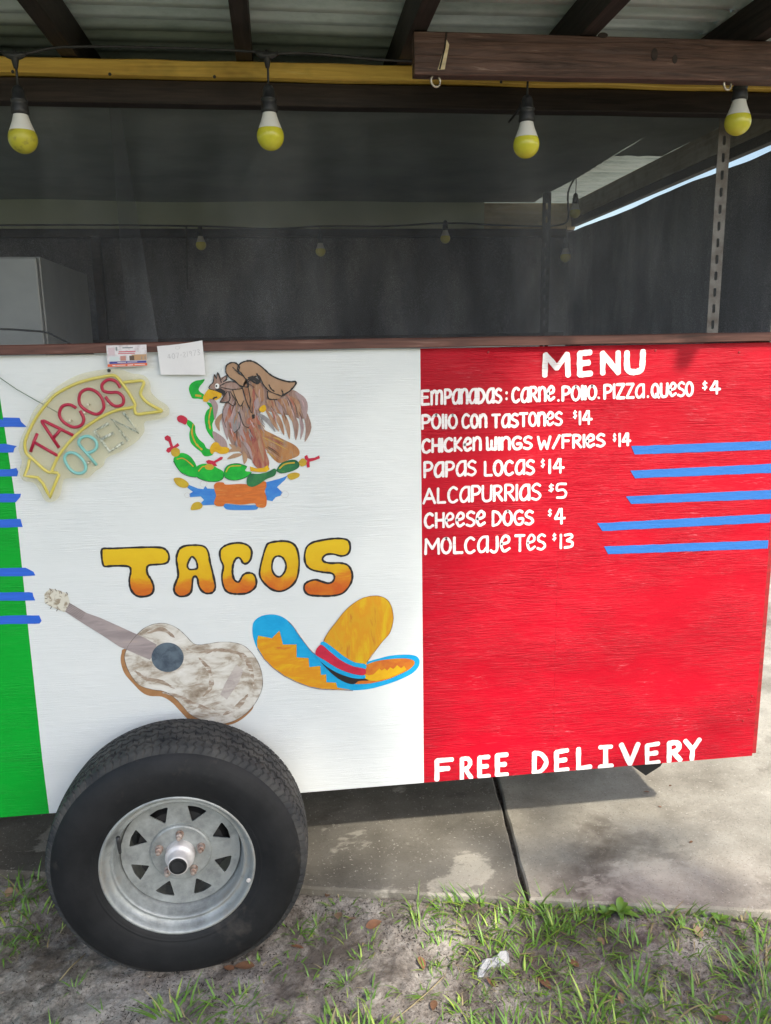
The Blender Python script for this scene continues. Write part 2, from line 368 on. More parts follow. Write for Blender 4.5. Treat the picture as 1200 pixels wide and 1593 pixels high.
# slabs
def concrete(name, k):
    m, n, b = newmat(name); b.inputs['Roughness'].default_value = 0.9; b.inputs['Specular IOR Level'].default_value = 0.2
    c = coords(n)
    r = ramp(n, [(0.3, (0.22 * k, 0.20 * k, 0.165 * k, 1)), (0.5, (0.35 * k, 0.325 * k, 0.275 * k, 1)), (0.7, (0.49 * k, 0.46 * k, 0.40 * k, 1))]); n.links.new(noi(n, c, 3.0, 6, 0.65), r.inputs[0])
    # grime blotches and pale worn patches
    g = ramp(n, [(0.55, (0, 0, 0, 1)), (0.72, (1, 1, 1, 1))]); n.links.new(noi(n, c, 1.7, 5, 0.7, 0.6), g.inputs[0])
    gm_ = n.nodes.new('ShaderNodeMath'); gm_.operation = 'MULTIPLY'; gm_.inputs[1].default_value = 0.9; n.links.new(g.outputs[0], gm_.inputs[0])
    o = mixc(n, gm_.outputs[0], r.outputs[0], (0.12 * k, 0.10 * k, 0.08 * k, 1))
    p = ramp(n, [(0.60, (0, 0, 0, 1)), (0.63, (0.55, 0.55, 0.55, 1))]); n.links.new(noi(n, coords(n, (1, 1.6, 1)), 3.0, 5, 0.6), p.inputs[0])
    o = mixc(n, p.outputs[0], o, (0.52, 0.49, 0.42, 1))
    s = ramp(n, [(0.34, (1, 1, 1, 1)), (0.42, (0, 0, 0, 1))]); n.links.new(noi(n, c, 160, 3, 0.7), s.inputs[0])
    f = n.nodes.new('ShaderNodeMath'); f.operation = 'MULTIPLY'; f.inputs[1].default_value = 0.45; n.links.new(s.outputs[0], f.inputs[0])
    o = mixc(n, f.outputs[0], o, (0.09, 0.08, 0.07, 1))
    s2 = ramp(n, [(0.64, (0, 0, 0, 1)), (0.72, (0.6, 0.6, 0.6, 1))]); n.links.new(noi(n, c, 110, 2, 0.6), s2.inputs[0])
    o = mixc(n, s2.outputs[0], o, (0.55, 0.52, 0.46, 1))
    n.links.new(o, b.inputs['Base Color'])
    bump(n, b, noi(n, c, 150, 6, 0.8), 0.8, 0.003); bump(n, b, noi(n, c, 14, 4, 0.7), 0.6, 0.006)
    return m
M['concrete'] = concrete('old_concrete', 1.0); M['concrete2'] = concrete('grimy_shaded_concrete', 0.5)  # left slab copy darkened: shade put into the colour, on top of grime
def slab(name, poly, mat='concrete'):
    # poly in (x,y), densified and slightly ragged
    pts = []
    for i in range(len(poly)):
        a = Vector(poly[i]); b_ = Vector(poly[(i + 1) % len(poly)]); L = (b_ - a).length; k = max(1, int(L / 0.04)) if L < 12 else 60
        nn = (b_ - a).normalized(); nn = Vector((-nn.y, nn.x))
        for q in range(k):
            p = a.lerp(b_, q / k); p += nn * 0.006 * noise.noise(Vector((p.x * 9, p.y * 9, 1))); pts.append(p)
    n_ = len(pts); tr = tessellate_polygon([[Vector((p.x, p.y, 0)) for p in pts]])
    cen = sum(pts, Vector((0, 0))) / n_
    ins = []
    for i, p in enumerate(pts):
        t = (pts[(i + 1) % n_] - pts[i - 1]).normalized(); ins.append(p + Vector((-t.y, t.x)) * 0.006)
    V = [(p.x, p.y, 0.06) for p in ins] + [(p.x, p.y, 0.054) for p in pts] + [(p.x, p.y, -0.1) for p in pts]
    Fc = [tuple(t) for t in tr]
    for i in range(n_):
        j = (i + 1) % n_
        Fc.append((i, j, j + n_, i + n_)); Fc.append((i + n_, j + n_, j + 2 * n_, i + 2 * n_))
    return struct(mesh(name, V, Fc, M[mat]))
jx = lambda y: 0.746 - (0.521 - y) * 0.1205
yl = EDGE(-5); yj = EDGE(0.655)
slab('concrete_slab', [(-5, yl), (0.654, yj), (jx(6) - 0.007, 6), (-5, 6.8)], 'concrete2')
slab('concrete_slab', [(0.668, EDGE(0.668)), (6, EDGE(6)), (6.6, 5.2), (jx(6) + 0.007, 6)])

# ================================================================== TRAILER
T = thing('taco_trailer', 'home-built taco trailer, its plywood side painted green, white and red like a flag', 'food trailer', (0, 0.9, 0))
PZ0, PZ1 = 0.372, 1.695
XL, XR = -2.1, 1.463
XWR = 0.376
g_top = pan(-8, 540)[0]; gb = [pan(5, 650), pan(23, 770), pan(45, 985), pan(66, 1180), pan(77, 1266)]
gl = [(x, z) for x, z in gb]
top_x = gl[0][0] - (gl[1][0] - gl[0][0]) / (gl[1][1] - gl[0][1]) * (gl[0][1] - PZ1)
slope_line = [(gl[0][0] + (PZ1 - gl[0][1]) * (gl[0][0] - gl[1][0]) / (gl[0][1] - gl[1][1]), PZ1)] + gl[:-1] + [(gl[-1][0], PZ0)]
TH = 0.014
def panel(name, poly, mat, label):
    V, Fc = prism(poly, 0.0, TH); o = mesh(name, V, Fc, mat, T, bevel=0); return setl(o, label)
panel('side_panel', [(XL, PZ0), (XL, PZ1)] + slope_line, M['green'], 'green painted stretch of the plywood side')
panel('side_panel', [(p[0] + 0.0, p[1]) for p in slope_line[::-1]] + [(slope_line[0][0], PZ1), (XWR, PZ1), (XWR, PZ0)][1:], M['white'], 'white painted middle of the plywood side')
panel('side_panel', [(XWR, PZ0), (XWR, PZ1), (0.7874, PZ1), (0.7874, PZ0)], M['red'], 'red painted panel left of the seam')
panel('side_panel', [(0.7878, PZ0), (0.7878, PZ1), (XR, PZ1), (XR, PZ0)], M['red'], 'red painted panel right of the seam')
M['red_edge'] = simple('red_edge', (0.36, 0.012, 0.018, 1), 0.5, col2=(0.2, 0.01, 0.012, 1), scale=12, stretch=(1, 1, 6))
setl(addbox('corner_board', (XR + 0.001, XR + 0.016, 0.004, 0.05, PZ0 + 0.006, PZ1), M['red_edge'], T), 'thin red corner board')
setl(addbox('end_wall', (XR - 0.012, XR + 0.010, 0.0505, 1.86, PZ0 + 0.01, PZ1), M['white'], T), 'end wall of the trailer')
addbox('end_wall', (XL, XL + 0.014, 0.0505, 1.86, PZ0 + 0.01, PZ1), M['white'], T)
addbox('rear_wall', (XL, XR, 1.861, 1.875, PZ0, PZ1), M['white'], T)
M['floor'] = simple('floor_ply', (0.12, 0.09, 0.06, 1), 0.8, col2=(0.07, 0.05, 0.04, 1), scale=3)
addbox('floor', (XL + 0.02, XR - 0.02, 0.02, 1.855, PZ0 + 0.03, PZ0 + 0.05), M['floor'], T)
for yy in (0.12, 1.7): addbox('frame_rail', (XL, XR - 0.05, yy, yy + 0.05, PZ0 - 0.03, PZ0 + 0.028), M['plaster_dark'], T)
for xx in (-1.6, -0.345, 0.55, 1.3): addbox('cross_member', (xx - 0.02, xx + 0.02, 0.172, 1.698, PZ0 - 0.02, PZ0 + 0.026), M['plaster_dark'], T)
V, Fc = tube([(-0.345, -0.1, 0.326), (-0.345, 1.9, 0.326)], 0.028, 12); mesh('axle', V, Fc, M['plaster_dark'], T, smooth=True)
# small bracket of the parking jack under the right end
V, Fc = prism([(1.05, PZ0 - 0.002), (1.24, PZ0 - 0.002), (1.20, PZ0 - 0.07), (1.15, PZ0 - 0.10), (1.10, PZ0 - 0.06)], 0.10, 0.115); mesh('jack_bracket', V, Fc, M['plaster_dark'], T)
# nail heads on the right end of the red panel
nailbm = []
for px, py in ((1170, 1082), (1169, 1091), (1156, 1121), (1165, 1104), (1150, 548), (1020, 545), (760, 548)):
    x, z = pan(px, py); v, f = lathe([(0.0035, -0.0004), (0.003, -0.0018), (0.0, -0.0022)], 8, (x, 0, z), 'Y'); nailbm.append((v, f))
for v, f in nailbm: mesh('nail_head', v, f, M['red_edge'], T)

# counter rail
def rail(name, x0, x1, z0, z1, yf, mat, segs=80, amp=0.0012, y1=0.035):
    V = []; Fc = []
    for i in range(segs + 1):
        x = x0 + (x1 - x0) * i / segs
        d = amp * noise.noise(Vector((x * 5, 1, z0))); e = amp * noise.noise(Vector((x * 7, 4, z0)))
        for y, z in ((yf + 0.002, z0 + d), (yf, z0 + 0.002 + d), (yf, z1 - 0.003 + e), (yf + 0.003, z1 + e), (y1, z1 + e), (y1, z0 + d)): V.append((x, y, z))
    for i in range(segs):
        for k in range(6): Fc.append((i * 6 + k, i * 6 + (k + 1) % 6, (i + 1) * 6 + (k + 1) % 6, (i + 1) * 6 + k))
    Fc.append(tuple(range(6))[::-1]); Fc.append(tuple(segs * 6 + k for k in range(6)))
    return mesh(name, V, Fc, mat, T)
setl(rail('counter_rail', XL, XR + 0.03, 1.698, 1.724, -0.018, M['trim']), 'reddish brown stained rail along the top of the painted side')
addbox('counter_board', (XL, XR + 0.01, 0.0355, 0.15, 1.700, 1.716), M['trim'], T)

# roof frame
RZ0 = 2.412
setl(rail('fascia_board', XL, XR + 0.35, 2.372, 2.410, -0.022, M['yellow_wood'], 120, 0.004, 0.03), 'narrow yellow painted board under the rafters')
rail('header_beam', XL, XR + 0.02, 2.314, 2.3705, 0.002, M['header'], 60, 0.001, 0.045)
# knots/nails in the yellow board
for px, py in ((171, 115), (334, 119), (20, 111), (650, 121), (780, 127)):
    p = on_y(px, py, -0.022); v, f = lathe([(0.0045, 0.001), (0.003, -0.001), (0, -0.0014)], 8, (p.x, -0.022, p.z), 'Y'); mesh('nail_head', v, f, M['black_plastic'], T)
RAFT = [-0.467 + 0.4125 * k for k in range(-4, 6)]
for k, xr in enumerate(RAFT):
    tilt = 0.012 * math.sin(k * 2.1)
    V, Fc = box(xr - 0.040, xr, -0.77, 1.95 if xr < 1.4 else 0.45, RZ0, RZ0 + 0.088)
    V = [(x + tilt * (y - 0.5), y, z) for x, y, z in V]
    mesh('rafter', V, Fc, M['rafter'], T, bevel=0.002)
# corrugated sheets, ridges parallel to the painted side
def galv(name, c1, c2, c3):
    m, n, b = newmat(name); b.inputs['Metallic'].default_value = 0.15
    c = coords(n, (1.0, 3, 3))
    r = ramp(n, [(0.3, c1), (0.5, c2), (0.72, c3)]); n.links.new(noi(n, c, 3.5, 7, 0.7), r.inputs[0])
    sp = ramp(n, [(0.69, (0, 0, 0, 1)), (0.74, (0.8, 0.8, 0.8, 1))]); n.links.new(noi(n, coords(n, (5, 18, 18)), 4, 4, 0.7), sp.inputs[0])
    o = mixc(n, sp.outputs[0], r.outputs[0], (0.62, 0.66, 0.62, 1)); n.links.new(o, b.inputs['Base Color'])
    b.inputs['Roughness'].default_value = 0.45; bump(n, b, noi(n, coords(n), 25, 4), 0.4, 0.002)
    return m
M['galv'] = galv('aged_galvanised', (0.40, 0.49, 0.48, 1), (0.66, 0.76, 0.75, 1), (0.86, 0.93, 0.93, 1))
def corr(name, x0, x1, y0, y1, z, pitch=0.076, amp=0.011, ph=0.0, tilt=0.0):
    n_ = int((y1 - y0) / 0.0045); V = []
    for j in range(n_ + 1):
        y = y0 + (y1 - y0) * j / n_; a = 2 * math.pi * (y / pitch) + ph
        h = amp * math.tanh(2.4 * math.sin(a))
        for i in range(9):
            x = x0 + (x1 - x0) * i / 8; V.append((x, y, z + h + 0.003 * noise.noise(Vector((x * 1.5, y * 3, 9)))))
    Fc = [(j * 9 + i, j * 9 + i + 1, (j + 1) * 9 + i + 1, (j + 1) * 9 + i) for j in range(n_) for i in range(8)]
    return mesh(name, V, Fc, M['galv'], T, smooth=True)
zt = RZ0 + 0.088 + 0.013
for k, (xa, xb) in enumerate(((-2.15, -1.30), (-1.33, -0.48), (-0.51, 0.335), (0.305, 1.17), (1.14, 2.05))):
    corr('roof_sheet', xa, xb, -0.80, 0.5, zt + (0.005 if k % 2 else 0))
    if k < 4: corr('roof_sheet', xa, xb, 0.47, 2.0, zt - 0.003 + (0.005 if k % 2 else 0))
    else: corr('roof_sheet', xa, 1.98, 0.47, 2.75, zt - 0.003)
# front brown beam under the rafters with two eye hooks
BY = -0.25
bl = 0.327
def front_beam():
    x0, x1 = bl, 2.3; segs = 60; V = []; Fc = []
    for i in range(segs + 1):
        x = x0 + (x1 - x0) * i / segs; d = 0.002 * noise.noise(Vector((x * 4, 3, 0)))
        z0, z1 = 2.319 + d, 2.4105
        for y, z in ((BY + 0.003, z0), (BY, z0 + 0.003), (BY, z1 - 0.003), (BY + 0.003, z1), (BY + 0.035, z1), (BY + 0.038, z1 - 0.003), (BY + 0.038, z0 + 0.003), (BY + 0.035, z0)): V.append((x, y, z))
    for i in range(segs):
        for k in range(8): Fc.append((i * 8 + k, i * 8 + (k + 1) % 8, (i + 1) * 8 + (k + 1) % 8, (i + 1) * 8 + k))
    Fc.append(tuple(range(8))[::-1]); Fc.append(tuple(segs * 8 + k for k in range(8)))
    return mesh('front_beam', V, Fc, M['beam'], T)
FB = setl(front_beam(), 'thick brown stained beam end hanging in front of the rafters')
def eye_hook(x, y, z):
    c = Vector((x, y, z)); pts = []
    for k in range(22):
        a = math.pi / 2 + 2 * math.pi * (k / 23); pts.append(c + Vector((0.0125 * math.cos(a) * 0.95, 0.005 * math.cos(a), 0.0125 * math.sin(a))))
    V1, F1 = tube([c + Vector((0, 0, 0.028))] + pts, 0.0026, 8); return mesh('eye_hook', V1, F1, M['eye'], FB, smooth=True)
for px, py in ((678, 126), (1132, 131)):
    p = on_y(px, py, BY + 0.018); eye_hook(p.x, p.y, p.z)
# split and knots on the beam front: dark grooves in relief
def knot(px, py, rx, rz):
    p = on_y(px, py, BY); V, Fc = [], []
    ring = []
    for k in range(14):
        a = 2 * math.pi * k / 14; q = 1 + 0.25 * noise.noise(Vector((px, k, 0))); ring.append((p.x + rx * q * math.cos(a), p.z + rz * q * math.sin(a)))
    v, f = prism(ring, BY - 0.0018, BY + 0.002); return mesh('knot', v, f, M['header'], FB)
knot(1018, 85, 0.008, 0.014); knot(1050, 92, 0.006, 0.010); knot(938, 55, 0.012, 0.006)
V1, F1 = tube([on_y(695, 50, BY - 0.0005), on_y(692, 75, BY - 0.0005), on_y(684, 108, BY - 0.0005)], 0.0022, 6); mesh('crack', V1, F1, M['header'], FB)

v_, f_ = prism([(on_y(*q, BY).x, on_y(*q, BY).z) for q in ((695, 62), (699, 70), (692, 108), (681, 109))], BY - 0.0015, BY + 0.002); setl(mesh('splinter', v_, f_, M['pine'], FB), 'torn pale splinter beside the crack')
for q in ((662, 82), (655, 80), (668, 86)): pass
# interior: liner, back board, side beam, posts, screens
def cloth(name, fn, nu, nv, mat, parent=T):
    V = [fn(u / nu, v / nv) for v in range(nv + 1) for u in range(nu + 1)]
    Fc = [(v * (nu + 1) + u, v * (nu + 1) + u + 1, (v + 1) * (nu + 1) + u + 1, (v + 1) * (nu + 1) + u) for v in range(nv) for u in range(nu)]
    return mesh(name, V, Fc, mat, parent, smooth=True)
def lerp(a, b, t): return a + (b - a) * t
LZ = 2.385
setl(cloth('ceiling_liner', lambda u, v: (lerp(XL, 1.25, u), lerp(0.06, 1.80, v), LZ + 0.01 * noise.noise(Vector((u * 5, v * 4, 1)))), 60, 30, M['liner']), 'dark cloth lining under the roof')
cloth('ceiling_liner', lambda u, v: (lerp(1.2505, 1.44, u), lerp(0.06, 0.82, v), LZ + 0.004 * noise.noise(Vector((u * 5, v * 4, 1)))), 8, 16, M['liner'])
M['back_board'] = simple('greenish_board', (0.74, 0.80, 0.62, 1), 0.7, col2=(0.62, 0.67, 0.53, 1), scale=2.5)
setl(addbox('top_plate', (XL, 1.00, 1.80, 1.84, 2.262, 2.411), M['back_board'], T), 'pale greenish board along the top of the rear screen')
setl(addbox('top_plate', (1.0005, XR, 1.80, 1.84, 2.262, 2.382), M['pine'], T), 'bright bare pine at the rear right corner')
addbox('rear_rail', (XL, XR - 0.05, 1.79, 1.838, 2.225, 2.2615), M['header'], T)
addbox('rear_rail', (XL, XR - 0.05, 1.79, 1.838, 1.72, 1.76), M['header'], T)
setl(addbox('side_beam', (1.440, 1.475, 0.05, 1.799, 2.305, 2.385), M['pine_y'], T), 'pale side beam running to the rear corner')
addbox('side_rail', (1.442, 1.470, 0.05, 1.799, 2.272, 2.3045), M['header'], T)
for px in (155,):
    p = on_y(px, 440, 1.82); addbox('wall_stud', (p.x - 0.02, p.x + 0.02, 1.8, 1.838, 1.7605, 2.2245), M['header'], T)
def angle_post(x, y, z0, z1, wd, pitch, mat, label):
    """slotted steel angle: face with oval slots towards the front, flange going back"""
    h = []
    z = z0 + 0.02
    outer = [(x - wd / 2, z0), (x + wd / 2, z0), (x + wd / 2, z1), (x - wd / 2, z1)]
    while z + 0.03 < z1:
        hole = []
        for k in range(12):
            a = 2 * math.pi * k / 12; hole.append((x + 0.005 * math.cos(a), z + 0.012 + (0.008 if math.sin(a) > 0 else -0.008) + 0.005 * math.sin(a)))
        h.append(hole[::-1]); z += pitch
    v1, f1 = prism(outer, y, y + 0.0025, h)
    v2, f2 = box(x + wd / 2 - 0.0025, x + wd / 2, y + 0.0026, y + wd, z0, z1)
    return setl(mesh('slotted_post', *join((v1, f1), (v2, f2)), mat, T), label)
p = on_y(1113, 400, 0.10); angle_post(p.x, 0.09, 1.718, 2.37, 0.036, 0.047, M['slotted'], 'galvanised slotted angle post near the front')
p = on_y(847, 400, 1.14); angle_post(p.x, 1.12, 1.6, 2.31, 0.036, 0.052, M['slotted_dark'], 'dark slotted angle post at the rear')
# front screen: two lengths of cloth overlapping at a loose seam
seam = on_y(180, 350, 0.02).x
def wav(x, z, s): return 0.006 * noise.noise(Vector((x * 2.2, z * 1.3, s))) + 0.003 * noise.noise(Vector((x * 9, z * 2.5, s + 5)))
def scr_a(u, v):
    x = lerp(XL + 0.01, seam + 0.03 + 0.055 * (1 - v), u); z = lerp(1.725, 2.330, v); return (x, 0.046 + wav(x, z, 1) - 0.012 * math.exp(-((u - 1) / 0.02) ** 2), z)
def scr_b(u, v):
    x = lerp(seam, XR + 0.005, u); z = lerp(1.725, 2.330, v); return (x, 0.062 + wav(x, z, 7), z)
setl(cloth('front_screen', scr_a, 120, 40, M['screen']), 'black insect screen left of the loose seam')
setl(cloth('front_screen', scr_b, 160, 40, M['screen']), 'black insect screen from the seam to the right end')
cloth('rear_screen', lambda u, v: (lerp(XL, 1.475, u), 1.85 + 0.004 * noise.noise(Vector((u * 9, v * 3, 2))), lerp(1.70, 2.375, v)), 60, 14, M['screen2'])
def sscr(u, v):
    y = lerp(0.06, 1.862, u); z = lerp(1.69, 2.250 + 0.004 * noise.noise(Vector((y * 6, 0, 0))), v); return (1.452 + 0.02 * noise.noise(Vector((y * 2, z * 3, 2))), y, z)
setl(cloth('end_screen', sscr, 60, 24, M['screen2']), 'dark screen on the right end with a bright gap above it')

# ---------------------------------------------------------------- wheel
WX, WY, WZ = -0.345, -0.244, 0.326         # centre of the rim's front flange
def rubber():
    m, n, b = newmat('tyre_rubber'); b.inputs['Roughness'].default_value = 0.6; b.inputs['Specular IOR Level'].default_value = 0.28
    r = ramp(n, [(0.35, (0.008, 0.009, 0.0105, 1)), (0.7, (0.018, 0.019, 0.021, 1))]); n.links.new(noi(n, coords(n), 9, 6, 0.7), r.inputs[0])
    d = ramp(n, [(0.58, (0, 0, 0, 1)), (0.74, (0.30, 0.30, 0.30, 1))]); n.links.new(noi(n, coords(n), 6, 5, 0.7), d.inputs[0])
    n.links.new(mixc(n, d.outputs[0], r.outputs[0], (0.15, 0.13, 0.11, 1)), b.inputs['Base Color'])
    bump(n, b, noi(n, coords(n), 220, 3), 0.4, 0.0006); return m
M['rubber'] = rubber()
M['tread'] = simple('tread_rubber', (0.020, 0.022, 0.025, 1), 0.8, col2=(0.062, 0.061, 0.058, 1), scale=12, bmp=0.0006, bscale=150, lo=0.4, hi=0.7)
def galv_rim():
    m, n, b = newmat('galvanised_rim'); b.inputs['Metallic'].default_value = 0.45; b.inputs['Roughness'].default_value = 0.52
    c = coords(n)
    r = ramp(n, [(0.3, (0.22, 0.235, 0.235, 1)), (0.5, (0.36, 0.385, 0.385, 1)), (0.7, (0.50, 0.535, 0.535, 1))]); n.links.new(noi(n, c, 16, 7, 0.7), r.inputs[0])
    d = ramp(n, [(0.56, (0, 0, 0, 1)), (0.74, (0.7, 0.7, 0.7, 1))]); n.links.new(noi(n, c, 8, 5, 0.7), d.inputs[0])
    o = mixc(n, d.outputs[0], r.outputs[0], (0.20, 0.15, 0.10, 1)); n.links.new(o, b.inputs['Base Color'])
    bump(n, b, noi(n, c, 60, 5, 0.7), 0.5, 0.0012); return m
M['rim'] = galv_rim()
wheel = mesh('wheel', *lathe([(0.05, 0.075), (0.12, 0.08), (0.13, 0.12), (0.05, 0.12)], 32, (WX, WY, WZ), 'Y'), M['plaster_dark'], T, smooth=False)
setl(wheel, 'trailer wheel with galvanised rim')
def floorclamp(V, z0=-0.016):
    out = []
    for x, y, z in V:
        if z < z0 + 0.02:
            k = (z0 + 0.02 - z); z = z0 + 0.02 - 0.5 * k if k < 0.02 else z0 + 0.01 - 0.15 * (k - 0.02)
        out.append((x, y, z))
    return out
# sidewalls
RT = 0.356
side = smooth_pts([(0.200, 0.022), (0.206, 0.004), (0.214, -0.004), (0.226, -0.009), (0.24, -0.014), (0.262, -0.0185), (0.285, -0.019), (0.302, -0.0155), (0.318, -0.009), (0.327, -0.003), (0.333, 0.003)], False, 6)
side = [(r_, h_ - 0.0012 * (math.exp(-((r_ - 0.2235) / 0.0012) ** 2) + math.exp(-((r_ - 0.268) / 0.0012) ** 2) + math.exp(-((r_ - 0.312) / 0.0010) ** 2))) for r_, h_ in side]
NT = 1200
V1, F1 = lathe(side, 240, (WX, WY, WZ), 'Y')
back = [(r, 0.19 - h * 1.0) for r, h in side]
V2, F2 = lathe(back, 120, (WX, WY, WZ), 'Y')
tyre = mesh('tyre', floorclamp(V1 + V2), F1 + [tuple(i + len(V1) for i in f)[::-1] for f in F2], M['rubber'], wheel, smooth=True)
# tread block surface with zigzag grooves and shoulder sipes
TW = 0.184; NWid = 96
def tri(t): t = t % 1.0; return 4 * abs(t - 0.5) - 1
circ = 2 * math.pi * RT; nz = 66
th = np.arange(NT) / NT * 2 * math.pi
wv = np.linspace(0, 1, NWid)
rows = []
for j, wv_ in enumerate(wv):
    yy = 0.003 + TW * wv_
    e = min(wv_, 1 - wv_) * TW
    crown = RT - 0.008 * (2 * wv_ - 1) ** 2
    r0 = crown - (0.016 * (1 - e / 0.016) ** 2 if e < 0.016 else 0)
    s = th * nz / (2 * math.pi)
    dep = np.zeros(NT)
    for gi, gc in enumerate((0.24, 0.41, 0.59, 0.76)):
        zc = gc + 0.03 * (4 * np.abs(((s + 0.25 * gi) % 1) - 0.5) - 1)
        dep = np.maximum(dep, np.where(np.abs(wv_ - zc) < 0.023, 0.014, 0))
    if e < 0.040:                          # shoulder: chevron sipes
        q = (s * 1.5 + 6.0 * abs(((wv_ * 9) % 1) - 0.5) * 0.12) % 1
        dep = np.maximum(dep, np.where(q < 0.2, 0.004, 0))
    else:
        q = (s + (0.5 if int(wv_ * 6) % 2 else 0) + 0.5 * wv_) % 1
        dep = np.maximum(dep, np.where((q < 0.09), 0.005, 0))
    r = r0 - dep
    rows.append(np.stack([WX + r * np.sin(th), np.full(NT, WY + yy), WZ + r * np.cos(th)], 1))
V = np.concatenate(rows); Fc = []
for j in range(NWid - 1):
    a = j * NT; b_ = a + NT
    Fc += [(a + k, a + (k + 1) % NT, b_ + (k + 1) % NT, b_ + k) for k in range(NT)]
mesh('tread', floorclamp(V.tolist()), Fc, M['tread'], wheel)
rimprof = [(0.2095, 0.012), (0.2105, 0.003), (0.2085, -0.002), (0.204, -0.003), (0.200, 0.001), (0.197, 0.010), (0.194, 0.019), (0.187, 0.026), (0.183, 0.0275), (0.180, 0.0245), (0.1765, 0.026), (0.174, 0.033), (0.172, 0.052), (0.170, 0.066), (0.1665, 0.072), (0.1655, 0.09), (0.16, 0.19)]
V1, F1 = lathe(rimprof, 160, (WX, WY, WZ), 'Y')
# disc with eight windows
NO = 160
DY = 0.069
outer = [(0.1635 * math.sin(2 * math.pi * k / NO), 0.1635 * math.cos(2 * math.pi * k / NO)) for k in range(NO)]
inner = [(0.030 * math.sin(2 * math.pi * k / 40), 0.030 * math.cos(2 * math.pi * k / 40)) for k in range(40)]
holes = [inner[::-1]]
for k in range(8):
    a0 = math.radians(22.5 + 45 * k)
    tri3 = [(a0, 0.095), (a0 - math.radians(11.8), 0.1415), (a0, 0.1435), (a0 + math.radians(11.8), 0.1415)]
    corner = [Vector((r * math.sin(a), r * math.cos(a))) for a, r in tri3]
    hole = []
    for i in range(4):
        p0, p1, p2 = corner[i - 1], corner[i], corner[(i + 1) % 4]
        d = 0.006
        s_ = p1 + (p0 - p1).normalized() * d; e_ = p1 + (p2 - p1).normalized() * d
        for q in range(5):
            t = q / 4; hole.append(tuple(s_ * (1 - t) ** 2 + p1 * 2 * t * (1 - t) + e_ * t * t))
    holes.append(hole)
v, f = prism(outer, DY, DY + 0.004, holes)
v = [(WX + x, WY + y, WZ + z) for x, y, z in v]
# centre boss
vb, fb = lathe([(0.086, DY + 0.0005), (0.083, DY - 0.006), (0.079, DY - 0.0085), (0.035, DY - 0.0095), (0.03, DY)], 64, (WX, WY, WZ), 'Y')
V, Fc = join((V1, F1), (v, f))
rim = mesh('rim', V, Fc, M['rim'], wheel)
for pgn in rim.data.polygons:
    if len(pgn.vertices) == 4 and pgn.index < len(F1): pgn.use_smooth = True
mesh('hub_plate', vb, fb, M['rim'], wheel, smooth=False)
M['hub'] = simple('hub_silver', (0.62, 0.60, 0.60, 1), 0.45, 0.3, col2=(0.78, 0.76, 0.75, 1), scale=30, bmp=0.0006, bscale=70)
hubp = [(0.041, DY - 0.009), (0.040, DY - 0.030), (0.038, DY - 0.034), (0.033, DY - 0.037), (0.029, DY - 0.040), (0.028, DY - 0.060), (0.0275, DY - 0.066), (0.0262, DY - 0.068), (0.0244, DY - 0.068)]
mesh('hub', *lathe(hubp, 40, (WX, WY, WZ), 'Y'), M['hub'], wheel, smooth=True)
mesh('grease_cap', *lathe([(0.0242, DY - 0.060), (0.0242, DY - 0.0685), (0.0232, DY - 0.070), (0.0205, DY - 0.070), (0.0198, DY - 0.067), (0.0165, DY - 0.067), (0.016, DY - 0.0695), (0.0, DY - 0.070)], 36, (WX, WY, WZ), 'Y'), M['black_plastic'], wheel, smooth=False)
M['rust'] = simple('rusty_nut', (0.52, 0.45, 0.41, 1), 0.5, 0.4, col2=(0.24, 0.14, 0.10, 1), scale=70)
for k in range(5):
    a = math.radians(2 + 72 * k); cx = WX + 0.060 * math.sin(a); cz = WZ + 0.060 * math.cos(a)
    v, f = lathe([(0.0115, DY - 0.0095), (0.0115, DY - 0.014), (0.0095, DY - 0.0145), (0.0095, DY - 0.026), (0.0075, DY - 0.028), (0.0055, DY - 0.028), (0.0055, DY - 0.036), (0.0, DY - 0.037)], 6 if False else 12, (cx, WY, cz), 'Y')
    mesh('lug_nut', v, f, M['rust'], wheel)
pv = [on_y(188, 1322, WY + 0.02), on_y(184, 1303, WY - 0.004)]
mesh('valve_stem', *tube([on_y(187, 1326, WY + 0.03), on_y(186, 1320, WY + 0.014), on_y(185, 1312, WY + 0.004), on_y(184, 1303, WY - 0.004)], 0.0055, 10, taper=[0.8, 0.9, 1, 1.05]), M['black_plastic'], wheel, smooth=True)
mesh('balance_weight', *lathe([(0.0065, 0.0), (0.006, -0.003), (0, -0.004)], 12, (on_y(387, 1369, WY).x, WY, on_y(387, 1369, WY).z), 'Y'), M['hub'], wheel)

